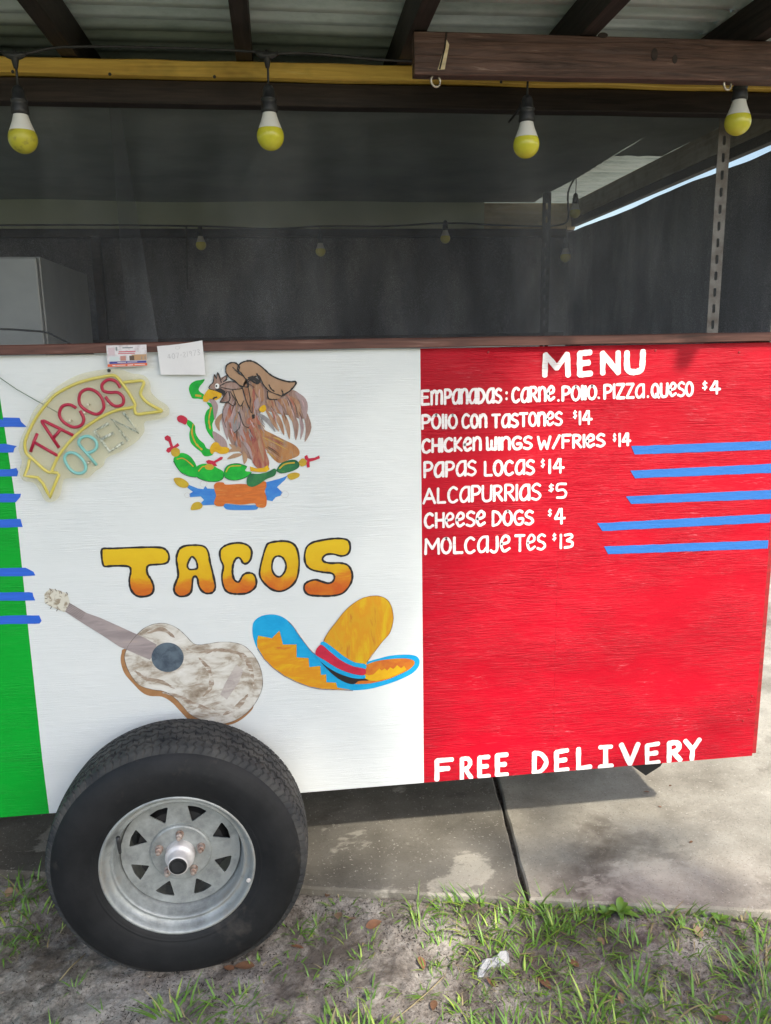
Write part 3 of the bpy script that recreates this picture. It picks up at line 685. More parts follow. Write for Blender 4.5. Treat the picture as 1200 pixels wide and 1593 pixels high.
# ================================================================== PAINTED ART (on the white part)
def paint_mat(name, stops, scale=30, stretch=(1, 1, 1), rot=0.0, rough=0.5, grad=None):
    m, n, b = newmat(name); b.inputs['Roughness'].default_value = rough; b.inputs['Specular IOR Level'].default_value = 0.35
    f = noi(n, coords(n, stretch, (0, rot, 0)), scale, 5, 0.65, 0.5)
    if grad:      # (z_low, z_high, weight): the painter blended from one colour to the other over the height of the figure
        t = n.nodes.new('ShaderNodeTexCoord'); sx = n.nodes.new('ShaderNodeSeparateXYZ'); n.links.new(t.outputs['Object'], sx.inputs[0])
        mr = n.nodes.new('ShaderNodeMapRange'); mr.inputs['From Min'].default_value = grad[0]; mr.inputs['From Max'].default_value = grad[1]
        n.links.new(sx.outputs[2], mr.inputs['Value'])
        a = n.nodes.new('ShaderNodeMath'); a.operation = 'MULTIPLY_ADD'; a.inputs[1].default_value = grad[2]; n.links.new(mr.outputs[0], a.inputs[0])
        bb = n.nodes.new('ShaderNodeMath'); bb.operation = 'MULTIPLY'; bb.inputs[1].default_value = 1 - grad[2] * 0.5; n.links.new(f, bb.inputs[0]); n.links.new(bb.outputs[0], a.inputs[2]); f = a.outputs[0]
    r = ramp(n, stops); n.links.new(f, r.inputs[0]); n.links.new(r.outputs[0], b.inputs['Base Color'])
    bump(n, b, noi(n, coords(n, (2.6, 2.6, 60)), 3.2, 6, 0.62, 1.4), 0.6, 0.0008)
    return m
L1, L2, L3, L4, L5, L6 = -0.0006, -0.0012, -0.0018, -0.0024, -0.0030, -0.0036
yel = (0.66, 0.40, 0.008, 1); org = (0.62, 0.20, 0.01, 1); dorg = (0.55, 0.11, 0.012, 1)
def fill(name, pts, mat, y, parent, zfn, holes=(), smooth=True, label=None):
    P = smooth_pts(pts, True, 4) if smooth else pts
    H = [zfn(smooth_pts(h, True, 4)) for h in holes]
    v, f = flat(zfn(P), y, H); o = mesh(name, v, f, mat, parent)
    if label: o['label'] = label
    return o
def strokes(name, lst, mat, parent, one=False):
    if one: v, f = join(*lst); return mesh(name, v, f, mat, parent)
    for v, f in lst: o = mesh(name, v, f, mat, parent)
    return o

# --- TACOS word
zt_ = Z(140, 820, 1200 / 430)
tz1 = pan(350, 845)[1]; tz0 = pan(350, 925)[1]
M['taco_letter'] = paint_mat('taco_letter', [(0.30, (0.52, 0.10, 0.012, 1)), (0.50, (0.60, 0.20, 0.012, 1)), (0.62, (0.64, 0.38, 0.008, 1)), (0.95, (0.70, 0.47, 0.012, 1))], 14, (1, 1, 1.6), grad=(tz0, tz1, 0.75))
TACOS = {
 'T': ([(52, 100), (62, 92), (100, 92), (200, 88), (290, 87), (325, 94), (343, 118), (342, 145), (326, 158), (290, 162), (258, 165), (248, 180), (252, 205), (268, 230), (278, 262), (270, 288), (245, 300), (210, 300), (188, 285), (175, 260), (172, 225), (178, 195), (174, 174), (150, 168), (100, 168), (65, 170), (56, 155), (52, 125)], []),
 'A': ([(380, 115), (392, 92), (420, 80), (470, 78), (500, 86), (515, 110), (522, 150), (532, 190), (542, 235), (545, 260), (535, 282), (508, 288), (485, 275), (472, 250), (468, 225), (458, 213), (448, 222), (445, 250), (440, 280), (420, 297), (390, 300), (370, 285), (366, 262), (375, 235), (384, 210), (380, 170), (376, 140)], [[(443, 128), (458, 140), (466, 160), (466, 178), (450, 183), (432, 182), (424, 168), (430, 148)]]),
 'C': ([(565, 105), (580, 85), (610, 72), (650, 68), (685, 78), (702, 100), (702, 125), (695, 145), (680, 158), (665, 155), (655, 138), (645, 132), (632, 140), (622, 165), (620, 200), (628, 228), (645, 238), (655, 225), (665, 208), (685, 198), (710, 203), (722, 225), (722, 252), (708, 272), (680, 287), (640, 290), (605, 285), (585, 268), (575, 235), (574, 205), (580, 170), (568, 140)], []),
 'O': ([(780, 68), (830, 60), (870, 65), (895, 85), (907, 125), (908, 175), (898, 225), (870, 260), (830, 278), (790, 270), (755, 240), (738, 210), (740, 175), (752, 125), (765, 85)], [[(820, 125), (840, 135), (852, 165), (845, 195), (825, 215), (805, 208), (792, 185), (792, 155), (802, 132)]]),
 'S': ([(990, 60), (1050, 50), (1100, 50), (1125, 62), (1130, 95), (1118, 118), (1090, 125), (1060, 117), (1030, 118), (1012, 132), (1015, 148), (1045, 156), (1085, 155), (1120, 165), (1138, 195), (1138, 230), (1122, 262), (1095, 288), (1050, 298), (990, 298), (950, 293), (932, 275), (932, 250), (950, 235), (980, 228), (1005, 235), (1035, 243), (1055, 235), (1062, 215), (1050, 200), (1010, 195), (965, 185), (940, 165), (932, 130), (940, 90), (960, 70)], [])}
word = None
for ch, (o_, hs) in TACOS.items():
    if word is None:
        word = fill('painted_word', o_, M['taco_letter'], L1, T, zt_, hs); word['label'] = 'TACOS painted in fat yellow and orange letters'
        letter = word
    else: letter = fill('letter', o_, M['taco_letter'], L1, word, zt_, hs)
    ls = [ribbon(zt_(smooth_pts(o_, True, 4)), 0.0058, L2, True, jitter=0.22)] + [ribbon(zt_(smooth_pts(h, True, 4)), 0.0052, L2, True, jitter=0.2) for h in hs]
    strokes('outline', ls, M['black_paint'], word)

# --- sombrero
zh = Z(380, 910, 1200 / 290)
M['hat_blue'] = paint_mat('hat_blue', [(0.3, (0.0, 0.30, 0.62, 1)), (0.7, (0.01, 0.38, 0.70, 1))], 25)
M['hat_orange'] = paint_mat('hat_orange', [(0.36, (0.66, 0.38, 0.01, 1)), (0.5, (0.62, 0.25, 0.012, 1)), (0.62, (0.64, 0.33, 0.012, 1)), (0.7, (0.55, 0.14, 0.02, 1))], 8, (1, 1, 4), math.radians(-35))
M['hat_crown'] = paint_mat('hat_crown', [(0.36, (0.64, 0.42, 0.012, 1)), (0.48, (0.62, 0.27, 0.012, 1)), (0.58, (0.6, 0.33, 0.015, 1)), (0.68, (0.50, 0.13, 0.02, 1))], 5, (4.5, 1, 1), math.radians(32))
M['hat_dark'] = paint_mat('hat_brim_orange', [(0.3, (0.60, 0.22, 0.015, 1)), (0.6, (0.5, 0.12, 0.02, 1))], 20)
M['hat_yellow'] = paint_mat('hat_yellow', [(0.3, (0.68, 0.44, 0.01, 1)), (0.7, (0.62, 0.32, 0.01, 1))], 25)
M['hat_red'] = paint_mat('hat_red', [(0.3, (0.58, 0.02, 0.06, 1)), (0.7, (0.42, 0.015, 0.045, 1))], 30)
brim = [(55, 260), (75, 222), (120, 197), (180, 189), (235, 200), (283, 230), (320, 270), (350, 315), (390, 370), (430, 420), (460, 445), (520, 500), (600, 555), (700, 580), (760, 545), (785, 500), (860, 475), (940, 455), (1020, 448), (1080, 450), (1115, 462), (1130, 490), (1120, 530), (1080, 570), (1000, 610), (900, 645), (800, 670), (700, 678), (600, 673), (500, 670), (420, 655), (340, 625), (260, 585), (190, 535), (130, 475), (85, 410), (57, 330)]
hat = fill('painted_sombrero', brim, M['hat_blue'], L1, T, zh, label='sombrero painted in orange with a turquoise brim and red band')
fill('brim_field', [(85, 400), (83, 360), (90, 325), (180, 342), (228, 293), (250, 382), (338, 382), (338, 465), (415, 470), (420, 528), (490, 520), (495, 578), (528, 575), (530, 625), (592, 628), (600, 660), (690, 674), (600, 672), (500, 668), (420, 653), (340, 623), (260, 583), (190, 533), (130, 473)], M['hat_orange'], L2, hat, zh, smooth=False)
fill('brim_field', [(778, 520), (850, 490), (950, 475), (1040, 472), (1090, 485), (1095, 510), (1060, 545), (1000, 575), (930, 605), (850, 625), (790, 635), (705, 635), (735, 615), (775, 600), (772, 560)], M['hat_dark'], L2, hat, zh)
fill('brim_zigzag', [(775, 572), (800, 580), (830, 575), (848, 560), (870, 535), (885, 550), (905, 535), (920, 550), (940, 528), (960, 540), (985, 515), (1010, 535), (1030, 518), (1045, 545), (1000, 570), (930, 600), (850, 618), (800, 613), (775, 600)], M['hat_yellow'], L3, hat, zh, smooth=False)
fill('brim_shadow', [(480, 478), (530, 520), (600, 565), (680, 592), (760, 597), (802, 613), (740, 617), (705, 637), (650, 625), (590, 590), (530, 535)], M['black_paint'], L3, hat, zh)
fill('crown', [(512, 362), (540, 305), (590, 240), (640, 175), (700, 120), (770, 80), (850, 68), (910, 85), (945, 130), (960, 200), (955, 250), (935, 310), (900, 350), (860, 400), (820, 450), (790, 495), (780, 515), (700, 500), (620, 450), (560, 395)], M['hat_crown'], L4, hat, zh)
fill('hat_band', [(493, 382), (512, 362), (570, 400), (640, 455), (710, 495), (780, 508), (777, 540), (700, 522), (620, 482), (550, 427)], M['hat_blue'], L5, hat, zh)
fill('hat_band', [(458, 440), (493, 382), (550, 425), (620, 480), (700, 520), (777, 538), (772, 577), (690, 567), (600, 532), (520, 482)], M['hat_red'], L6, hat, zh, label='red band of the sombrero')
fill('hat_band', [(456, 442), (520, 480), (600, 530), (690, 564), (772, 576), (773, 600), (690, 595), (600, 562), (530, 522), (468, 467)], M['hat_blue'], L5 + 0.0003, hat, zh)
strokes('thin_outline', [ribbon(zh(smooth_pts([(283, 230), (320, 270), (350, 315), (390, 370), (430, 420), (458, 445)], False, 4)), 0.0014, L5, jitter=0.3), ribbon(zh(smooth_pts([(512, 362), (540, 305), (590, 240), (640, 175), (700, 120), (770, 80), (850, 68), (910, 85), (945, 130), (960, 200), (955, 250), (935, 310), (900, 350), (860, 400), (790, 495)], False, 4)), 0.0013, L5, jitter=0.3), ribbon(zh(smooth_pts([(85, 410), (130, 475), (190, 535), (260, 585), (340, 625), (420, 655), (500, 670), (600, 673), (700, 678)], False, 4)), 0.0014, L5, jitter=0.3)], simple('brown_line', (0.22, 0.08, 0.03, 1), 0.6), hat)

# --- guitar
zg = Z(50, 890, 1200 / 380)
M['g_brown'] = paint_mat('guitar_side', [(0.3, (0.30, 0.15, 0.06, 1)), (0.7, (0.42, 0.22, 0.10, 1))], 25)
M['g_body'] = paint_mat('guitar_body', [(0.30, (0.22, 0.17, 0.12, 1)), (0.42, (0.40, 0.35, 0.29, 1)), (0.52, (0.60, 0.58, 0.53, 1)), (0.7, (0.72, 0.71, 0.68, 1))], 13, (1, 1, 2.2), math.radians(20))
M['g_neck'] = paint_mat('guitar_neck', [(0.35, (0.27, 0.23, 0.235, 1)), (0.6, (0.36, 0.31, 0.31, 1)), (0.75, (0.42, 0.34, 0.31, 1))], 9, (1, 1, 6), math.radians(-30))
M['g_bridge'] = paint_mat('guitar_bridge', [(0.35, (0.36, 0.31, 0.30, 1)), (0.6, (0.52, 0.48, 0.45, 1))], 18, (1, 1, 3), math.radians(-60))
M['g_hole'] = paint_mat('guitar_hole', [(0.35, (0.05, 0.07, 0.10, 1)), (0.65, (0.11, 0.15, 0.19, 1))], 30)
M['g_head'] = paint_mat('guitar_head', [(0.4, (0.30, 0.25, 0.18, 1)), (0.5, (0.62, 0.60, 0.52, 1))], 60)
guitar = fill('painted_guitar', [(455, 377), (440, 400), (436, 430), (442, 465), (460, 505), (500, 550), (540, 590), (580, 608), (640, 612), (690, 642), (735, 690), (780, 730), (850, 738), (940, 752), (1000, 740), (1055, 703), (1088, 660), (1050, 640), (900, 600), (700, 500), (550, 400)], M['g_brown'], L1, T, zg, label='acoustic guitar painted in white and brown washes with a blue sound hole')
body = [(522, 300), (560, 270), (610, 252), (660, 252), (710, 272), (750, 305), (788, 345), (820, 356), (870, 350), (930, 342), (990, 345), (1040, 360), (1080, 395), (1110, 440), (1130, 500), (1132, 560), (1110, 620), (1075, 670), (1020, 715), (950, 742), (880, 735), (810, 715), (770, 690), (740, 655), (700, 615), (650, 585), (590, 575), (530, 555), (490, 510), (465, 460), (455, 415), (465, 380), (480, 350)]
fill('body', body, M['g_body'], L2, guitar, zg)
fill('neck', [(185, 150), (163, 193), (250, 250), (350, 312), (430, 365), (580, 430), (602, 400), (612, 354), (550, 320), (440, 270), (340, 225), (270, 200)], M['g_neck'], L3, guitar, zg, smooth=False)
fill('headstock', [(90, 80), (62, 105), (63, 150), (100, 172), (160, 195), (187, 150), (175, 105), (130, 88)], M['g_head'], L3, guitar, zg, smooth=False)
fill('sound_hole', [(667 + 79 * math.cos(a), 417 + 72 * math.sin(a)) for a in [k * math.pi / 8 for k in range(16)]], M['g_hole'], L4, guitar, zg)
fill('bridge', [(1003, 452), (1038, 480), (1020, 535), (958, 625), (925, 600), (950, 545)], M['g_bridge'], L3, guitar, zg, smooth=False)
lineg = [ribbon(zg(smooth_pts(body, True, 4)), 0.0011, L3, True, jitter=0.5)]
for k in range(6): lineg.append(ribbon(zg([(185 - k * 3.6, 152 + k * 7.5), (262 - k * 3, 200 + k * 6)]), 0.0008, L4))
for (a, b_) in (((88, 80), (98, 90)), ((115, 82), (122, 92)), ((143, 92), (148, 104)), ((170, 98), (176, 108)), ((66, 128), (76, 130)), ((68, 152), (78, 146)), ((92, 178), (98, 168)), ((122, 190), (128, 180))):
    lineg.append(ribbon(zg([a, b_]), 0.0022, L4))
strokes('pencil_line', lineg, simple('grey_line', (0.13, 0.11, 0.10, 1), 0.7), guitar)
washes = []
for pts in ([(640, 590), (720, 610), (800, 650), (900, 680)], [(820, 420), (870, 480), (880, 560), (840, 610)], [(930, 380), (1020, 400), (1070, 460), (1090, 560)], [(560, 300), (640, 280), (700, 320)], [(500, 480), (560, 520), (640, 540), (700, 570)], [(760, 380), (820, 400), (900, 380), (980, 390)], [(1060, 600), (1010, 660), (940, 700)]):
    P = smooth_pts(pts, False, 6); washes.append(ribbon(zg(P), 0.010, L2 - 0.0002, taper=[0.3 + math.sin(math.pi * i / (len(P) - 1)) for i in range(len(P))], jitter=0.35))
strokes('brown_wash', washes, paint_mat('g_wash', [(0.40, (0.62, 0.60, 0.55, 1)), (0.50, (0.36, 0.29, 0.23, 1)), (0.66, (0.24, 0.17, 0.12, 1))], 22, (1, 1, 3)), guitar)

# --- eagle emblem
ze = Z(250, 540, 4.8)
brs = lambda nm, a, b_, c, rot=0: paint_mat(nm, [(0.34, a), (0.5, b_), (0.66, c)], 16, (4, 1, 1), math.radians(rot))
M['e_brown'] = brs('eagle_brown', (0.17, 0.10, 0.085, 1), (0.30, 0.19, 0.155, 1), (0.38, 0.28, 0.25, 1), 10)
M['e_tan'] = paint_mat('eagle_tan', [(0.3, (0.34, 0.20, 0.115, 1)), (0.7, (0.42, 0.27, 0.17, 1))], 18)
M['e_mauve'] = brs('eagle_mauve', (0.28, 0.20, 0.21, 1), (0.38, 0.28, 0.28, 1), (0.30, 0.24, 0.24, 1))
M['e_red'] = brs('eagle_red', (0.26, 0.06, 0.06, 1), (0.38, 0.15, 0.09, 1), (0.40, 0.26, 0.22, 1))
M['e_tail'] = brs('eagle_tail', (0.30, 0.12, 0.06, 1), (0.42, 0.20, 0.07, 1), (0.33, 0.22, 0.15, 1), -55)
M['e_rust'] = brs('eagle_rust', (0.26, 0.11, 0.06, 1), (0.36, 0.20, 0.12, 1), (0.42, 0.30, 0.22, 1))
M['e_grey'] = paint_mat('eagle_grey', [(0.3, (0.20, 0.19, 0.20, 1)), (0.7, (0.32, 0.30, 0.30, 1))], 30, (3, 1, 1))
M['e_green'] = paint_mat('snake_green', [(0.34, (0.0, 0.30, 0.03, 1)), (0.6, (0.01, 0.45, 0.04, 1)), (0.75, (0.10, 0.50, 0.04, 1))], 28)
M['e_dgreen'] = paint_mat('cactus_dark', [(0.36, (0.01, 0.10, 0.05, 1)), (0.6, (0.03, 0.20, 0.06, 1)), (0.72, (0.20, 0.30, 0.05, 1))], 30)
M['e_yellow'] = paint_mat('emblem_yellow', [(0.35, (0.68, 0.42, 0.01, 1)), (0.7, (0.58, 0.30, 0.012, 1))], 40)
M['e_olive'] = paint_mat('emblem_ochre', [(0.35, (0.55, 0.40, 0.03, 1)), (0.7, (0.45, 0.28, 0.03, 1))], 40)
M['e_crimson'] = paint_mat('emblem_crimson', [(0.3, (0.55, 0.02, 0.06, 1)), (0.7, (0.42, 0.02, 0.05, 1))], 30)
M['e_blue'] = paint_mat('emblem_blue', [(0.3, (0.03, 0.17, 0.58, 1)), (0.7, (0.06, 0.26, 0.62, 1))], 30, (1, 1, 2))
M['e_orange'] = paint_mat('emblem_orange', [(0.36, (0.62, 0.17, 0.03, 1)), (0.55, (0.52, 0.13, 0.025, 1)), (0.7, (0.64, 0.25, 0.06, 1))], 16, (1, 1, 6))
M['e_pink'] = simple('eagle_pink', (0.50, 0.34, 0.34, 1), 0.5)
M['e_umber'] = simple('eagle_umber', (0.10, 0.05, 0.04, 1), 0.5)
M['e_gold'] = simple('eagle_gold', (0.52, 0.32, 0.06, 1), 0.5)
M['e_white'] = simple('emblem_white', (0.8, 0.8, 0.8, 1), 0.5)
eag = fill('painted_emblem', [(500, 330), (560, 270), (640, 250), (700, 220), (760, 270), (830, 350), (900, 370), (980, 320), (1045, 355), (1080, 420), (1085, 520), (1040, 535), (1000, 520), (960, 510), (900, 500), (850, 490), (790, 475), (755, 480), (738, 520), (755, 610), (770, 700), (780, 800), (720, 850), (655, 830), (600, 790), (540, 740), (510, 680), (480, 600), (460, 530), (475, 440), (490, 400)], M['e_brown'], L1, T, ze, label='painted coat of arms: brown eagle on a cactus biting a green snake')
def ef(name, pts, mat, y, **k): return fill(name, pts, M[mat], y, eag, ze, **k)
def est(pts, wpx, y, ends=(0.35, 0.1), mid=1.0):
    P = smooth_pts(pts, False, 5); n_ = len(P); tp = []
    for i in range(n_):
        t = i / (n_ - 1); tp.append((ends[0] + (mid - ends[0]) * math.sin(min(1, t * 2.2) * math.pi / 2)) if t < 0.45 else (mid + (ends[1] - mid) * ((t - 0.45) / 0.55) ** 1.4))
    return ribbon(ze(P), wpx / 4.8 / 545, y, taper=tp)
ef('tail', [(745, 612), (820, 640), (920, 690), (1000, 730), (1035, 770), (1030, 810), (960, 840), (885, 865), (820, 810), (780, 750), (745, 680)], 'e_tail', L2)
fr = {'e_rust': [([(790, 470), (850, 570), (885, 630)], 30), ([(850, 480), (895, 570), (922, 657)], 34), ([(905, 480), (945, 580), (963, 685)], 36)],
      'e_brown': [([(970, 480), (1010, 580), (1010, 692)], 42), ([(1075, 470), (1105, 600), (1078, 705)], 42)],
      'e_mauve': [([(1035, 500), (1058, 600), (1045, 690)], 26), ([(1010, 340), (1075, 420), (1080, 540)], 46), ([(505, 430), (478, 540), (500, 690)], 44), ([(560, 440), (525, 520), (560, 650)], 60)],
      'e_grey': [([(725, 495), (800, 550), (858, 632)], 32), ([(590, 470), (560, 560), (555, 660)], 40)],
      'e_tan': [([(460, 500), (425, 560), (440, 625)], 36), ([(600, 770), (550, 765), (492, 785)], 30), ([(605, 800), (550, 812), (498, 835)], 30), ([(590, 750), (545, 745), (512, 722)], 26), ([(660, 290), (700, 400), (690, 520)], 40), ([(620, 780), (632, 830), (625, 872)], 34)],
      'e_red': [([(545, 410), (520, 480), (495, 555)], 36), ([(700, 300), (690, 400), (680, 480)], 26), ([(700, 380), (690, 440), (680, 520)], 30), ([(520, 620), (570, 690), (600, 750)], 40), ([(610, 620), (650, 720), (700, 800)], 44)]}
for mk, ls in fr.items(): strokes('feather', [est(p, w_, L3) for p, w_ in ls], M[mk], eag)
ef('leg', [(655, 600), (700, 575), (745, 640), (780, 760), (812, 870), (770, 925), (700, 880), (665, 790), (640, 680)], 'e_red', L4)
strokes('feather', [est([(700, 600), (740, 700), (770, 850)], 34, L5), est([(690, 240), (740, 330), (760, 400)], 60, L4, (0.5, 0.3)), est([(640, 280), (650, 400), (690, 560)], 44, L4), est([(800, 400), (840, 430), (900, 500)], 60, L4), est([(880, 400), (940, 430), (990, 560)], 56, L4), est([(960, 370), (1020, 430), (1040, 520)], 46, L4)], M['e_rust'], eag)
strokes('feather', [est([(740, 380), (720, 420), (720, 470)], 46, L5), est([(860, 400), (890, 450), (915, 510)], 30, L5), est([(600, 500), (590, 600), (640, 700)], 40, L5), est([(620, 700), (660, 760), (690, 850)], 26, L5)], M['e_mauve'], eag)
strokes('feather', [est([(940, 350), (990, 420), (1010, 510)], 16, L5), est([(720, 640), (760, 740), (790, 840)], 16, L5), est([(655, 560), (700, 540), (745, 570)], 50, L5, (0.7, 0.5)), est([(690, 640), (700, 760), (720, 860)], 22, L5)], M['e_red'], eag)
ef('foot', [(668, 890), (720, 905), (770, 900), (800, 880), (815, 910), (790, 930), (740, 932), (672, 925)], 'e_yellow', L5, smooth=False)
ef('claw_patch', [(738, 455), (775, 430), (790, 460), (770, 485), (745, 480)], 'e_yellow', L6)
# snake
ef('snake_head', [(330, 240), (300, 245), (260, 252), (225, 275), (212, 310), (222, 350), (240, 382), (280, 385), (318, 388), (325, 355), (300, 338), (285, 318), (295, 292), (318, 265)], 'e_green', L2)
ef('snake', [(345, 413), (385, 425), (395, 470), (402, 530), (387, 580), (395, 640), (405, 692), (370, 660), (345, 620), (333, 570), (330, 520), (345, 475), (368, 450)], 'e_green', L2)
ef('snake_belly', [(360, 383), (400, 392), (428, 430), (425, 480), (405, 542), (396, 500), (388, 440)], 'e_mauve', L3)
ef('snake_belly', [(390, 628), (440, 652), (485, 692), (500, 740), (490, 765), (445, 760), (425, 722), (400, 692)], 'e_mauve', L3)
ef('snake', [(190, 540), (230, 555), (258, 590), (262, 640), (290, 690), (325, 720), (345, 755), (388, 770), (388, 805), (330, 814), (300, 780), (260, 750), (225, 710), (215, 650), (222, 610), (200, 580)], 'e_green', L2)
ef('snake_rattle', [(125, 522), (150, 508), (178, 515), (202, 540), (188, 578), (160, 567), (130, 552)], 'e_crimson', L3)
strokes('snake_scales', [ribbon(ze(smooth_pts([(245, 575), (235, 640), (262, 715), (310, 765)], False, 4)), 0.004, L3, jitter=0.7), ribbon(ze(smooth_pts([(378, 450), (362, 540), (372, 610)], False, 4)), 0.004, L3, jitter=0.7), ribbon(ze([(265, 360), (300, 365)]), 0.006, L3)], M['e_olive'], eag)
ef('claw', [(370, 752), (400, 710), (432, 715), (452, 742), (490, 745), (515, 760), (500, 790), (450, 797), (410, 780), (382, 798)], 'e_yellow', L4)
# cactus
ef('cactus_flower', [(30, 672), (50, 657), (75, 670), (85, 710), (95, 742), (130, 715), (142, 735), (110, 757), (90, 772), (60, 790), (42, 775), (50, 755), (74, 745), (60, 705), (35, 692)], 'e_crimson', L2, smooth=False)
ef('cactus_bud', [(80, 770), (110, 750), (142, 765), (142, 800), (115, 818), (85, 805)], 'e_olive', L3)
ef('cactus_pad', [(105, 820), (150, 790), (200, 800), (240, 835), (268, 885), (272, 930), (265, 970), (210, 960), (150, 930), (115, 890), (98, 850)], 'e_green', L2)
ef('cactus_pad', [(272, 890), (320, 870), (380, 880), (430, 905), (470, 930), (470, 975), (430, 1000), (360, 1000), (300, 985), (268, 965), (270, 930)], 'e_green', L3)
ef('cactus_pad', [(475, 930), (490, 895), (530, 872), (590, 870), (645, 890), (632, 922), (680, 935), (640, 970), (580, 990), (520, 990), (480, 970)], 'e_green', L4)
ef('cactus_pad', [(645, 985), (670, 945), (730, 945), (800, 930), (850, 905), (865, 925), (850, 960), (790, 985), (740, 1020), (690, 1042), (650, 1030)], 'e_dgreen', L6)
ef('cactus_pad', [(865, 920), (900, 870), (960, 845), (1010, 845), (1035, 875), (1020, 905), (960, 930), (900, 940)], 'e_dgreen', L2)
strokes('pad_edge', [ribbon(ze(smooth_pts([(125, 835), (170, 830), (220, 865), (245, 890)], False, 4)), 0.003, L4), ribbon(ze(smooth_pts([(285, 925), (320, 890), (380, 895)], False, 4)), 0.003, L4), ribbon(ze(smooth_pts([(490, 930), (520, 890), (600, 885)], False, 4)), 0.003, L5), ribbon(ze(smooth_pts([(890, 905), (930, 872), (1000, 862)], False, 4)), 0.004, L3)], M['e_olive'], eag)
M['line_green'] = simple('dark_green_line', (0.0, 0.10, 0.035, 1), 0.6)
strokes('pad_outline', [ribbon(ze(smooth_pts(p, False, 4)), 0.0016, L5, jitter=0.3) for p in ([(98, 850), (150, 930), (210, 962), (265, 970)], [(268, 965), (300, 985), (360, 1002), (430, 1000), (470, 975), (475, 930)], [(480, 970), (520, 990), (580, 990), (640, 970), (680, 935)], [(475, 930), (490, 895), (530, 872), (590, 870), (645, 890)], [(865, 920), (900, 870), (960, 845), (1010, 845), (1035, 875), (1020, 905), (960, 930), (900, 940), (865, 920)])], M['line_green'], eag)
ef('cactus_bud', [(1030, 860), (1060, 830), (1090, 850), (1085, 880), (1050, 890)], 'e_olive', L3)
ef('cactus_flower', [(1075, 815), (1095, 803), (1105, 830), (1150, 825), (1185, 808), (1190, 830), (1150, 845), (1112, 855), (1115, 895), (1095, 900), (1088, 872), (1095, 848), (1078, 835)], 'e_crimson', L4, smooth=False)
ef('cactus_bud', [(330, 885), (370, 870), (400, 892), (380, 915), (342, 910)], 'e_olive', L4)
ef('cactus_flower', [(340, 850), (360, 840), (400, 850), (450, 818), (468, 820), (460, 838), (410, 862), (425, 885), (400, 888), (385, 873), (350, 870)], 'e_crimson', L5, smooth=False)
# base
for q in ([(100, 980), (150, 975), (195, 1000), (212, 1025), (195, 1048), (150, 1045), (115, 1020)], [(225, 1210), (245, 1165), (290, 1155), (315, 1180), (300, 1205), (255, 1215)], [(950, 950), (1000, 935), (1038, 945), (1030, 970), (980, 990), (952, 975)]): ef('shell', q, 'e_olive', L4)
ef('water', [(205, 1025), (280, 1055), (320, 1060), (335, 1035), (350, 1055), (420, 1060), (420, 1175), (310, 1182), (300, 1165), (325, 1140), (300, 1115), (220, 1120), (215, 1095), (242, 1080), (200, 1048)], 'e_blue', L2, smooth=False)
ef('water', [(780, 1010), (880, 985), (948, 960), (930, 990), (870, 1045), (890, 1065), (912, 1085), (895, 1110), (860, 1120), (835, 1150), (785, 1140)], 'e_blue', L2, smooth=False)
ef('water', [(475, 1170), (600, 1180), (720, 1180), (725, 1205), (690, 1215), (520, 1215), (480, 1200)], 'e_blue', L2)
ef('stone', [(400, 1030), (425, 1008), (470, 1010), (490, 1025), (600, 1020), (700, 1025), (745, 1000), (785, 1005), (790, 1040), (778, 1075), (792, 1120), (790, 1180), (765, 1198), (720, 1190), (700, 1165), (600, 1175), (490, 1165), (470, 1185), (420, 1185), (400, 1160), (415, 1110), (405, 1070)], 'e_orange', L5)
strokes('faint_ring', [ribbon(ze([(c[0] + c[2] * math.cos(a), c[1] + c[2] * 0.9 * math.sin(a)) for a in [k * math.pi / 8 for k in range(16)]]), 0.0007, L2, True) for c in ((322, 1020, 26), (200, 1105, 20), (928, 1098, 28))], simple('faint_grey', (0.5, 0.46, 0.44, 1), 0.7), eag)
rr_ = random.Random(5)
for k in range(64):
    cx_ = rr_.uniform(500, 760); cy_ = rr_.uniform(300, 720)
    if cy_ > 480 and cx_ < 470 + (cy_ - 480) * 0.45: continue
    a_ = math.radians(90 + (cx_ - 640) * -0.06 + rr_.uniform(-14, 14) - (18 if cy_ > 500 else 0)); L_ = rr_.uniform(45, 95)
    p_ = [(cx_, cy_), (cx_ + math.cos(a_ + .1) * L_ * .5, cy_ + math.sin(a_) * L_ * .5), (cx_ + math.cos(a_) * L_, cy_ + math.sin(a_) * L_)]
    strokes('feather', [est(p_, rr_.uniform(5, 12), L5 - 0.0001 * (k % 4))], M[rr_.choice(('e_red', 'e_mauve', 'e_tan', 'e_rust', 'e_grey', 'e_pink', 'e_umber'))], eag)
for k in range(16):
    t_ = k / 15; x0_, y0_ = 755 + 15 * rr_.random(), 625 + 130 * t_; x1_, y1_ = 1020 - 130 * t_, 745 + 110 * t_
    q0, q1 = rr_.uniform(0, .4), rr_.uniform(.6, 1)
    strokes('feather', [est([(x0_ + (x1_ - x0_) * q0, y0_ + (y1_ - y0_) * q0), (x0_ + (x1_ - x0_) * .5 * (q0 + q1), y0_ + (y1_ - y0_) * .5 * (q0 + q1) - 4), (x0_ + (x1_ - x0_) * q1, y0_ + (y1_ - y0_) * q1)], rr_.uniform(5, 10), L3 - 0.0001 * (k % 4))], M[rr_.choice(('e_red', 'e_rust', 'e_gold', 'e_umber'))], eag)
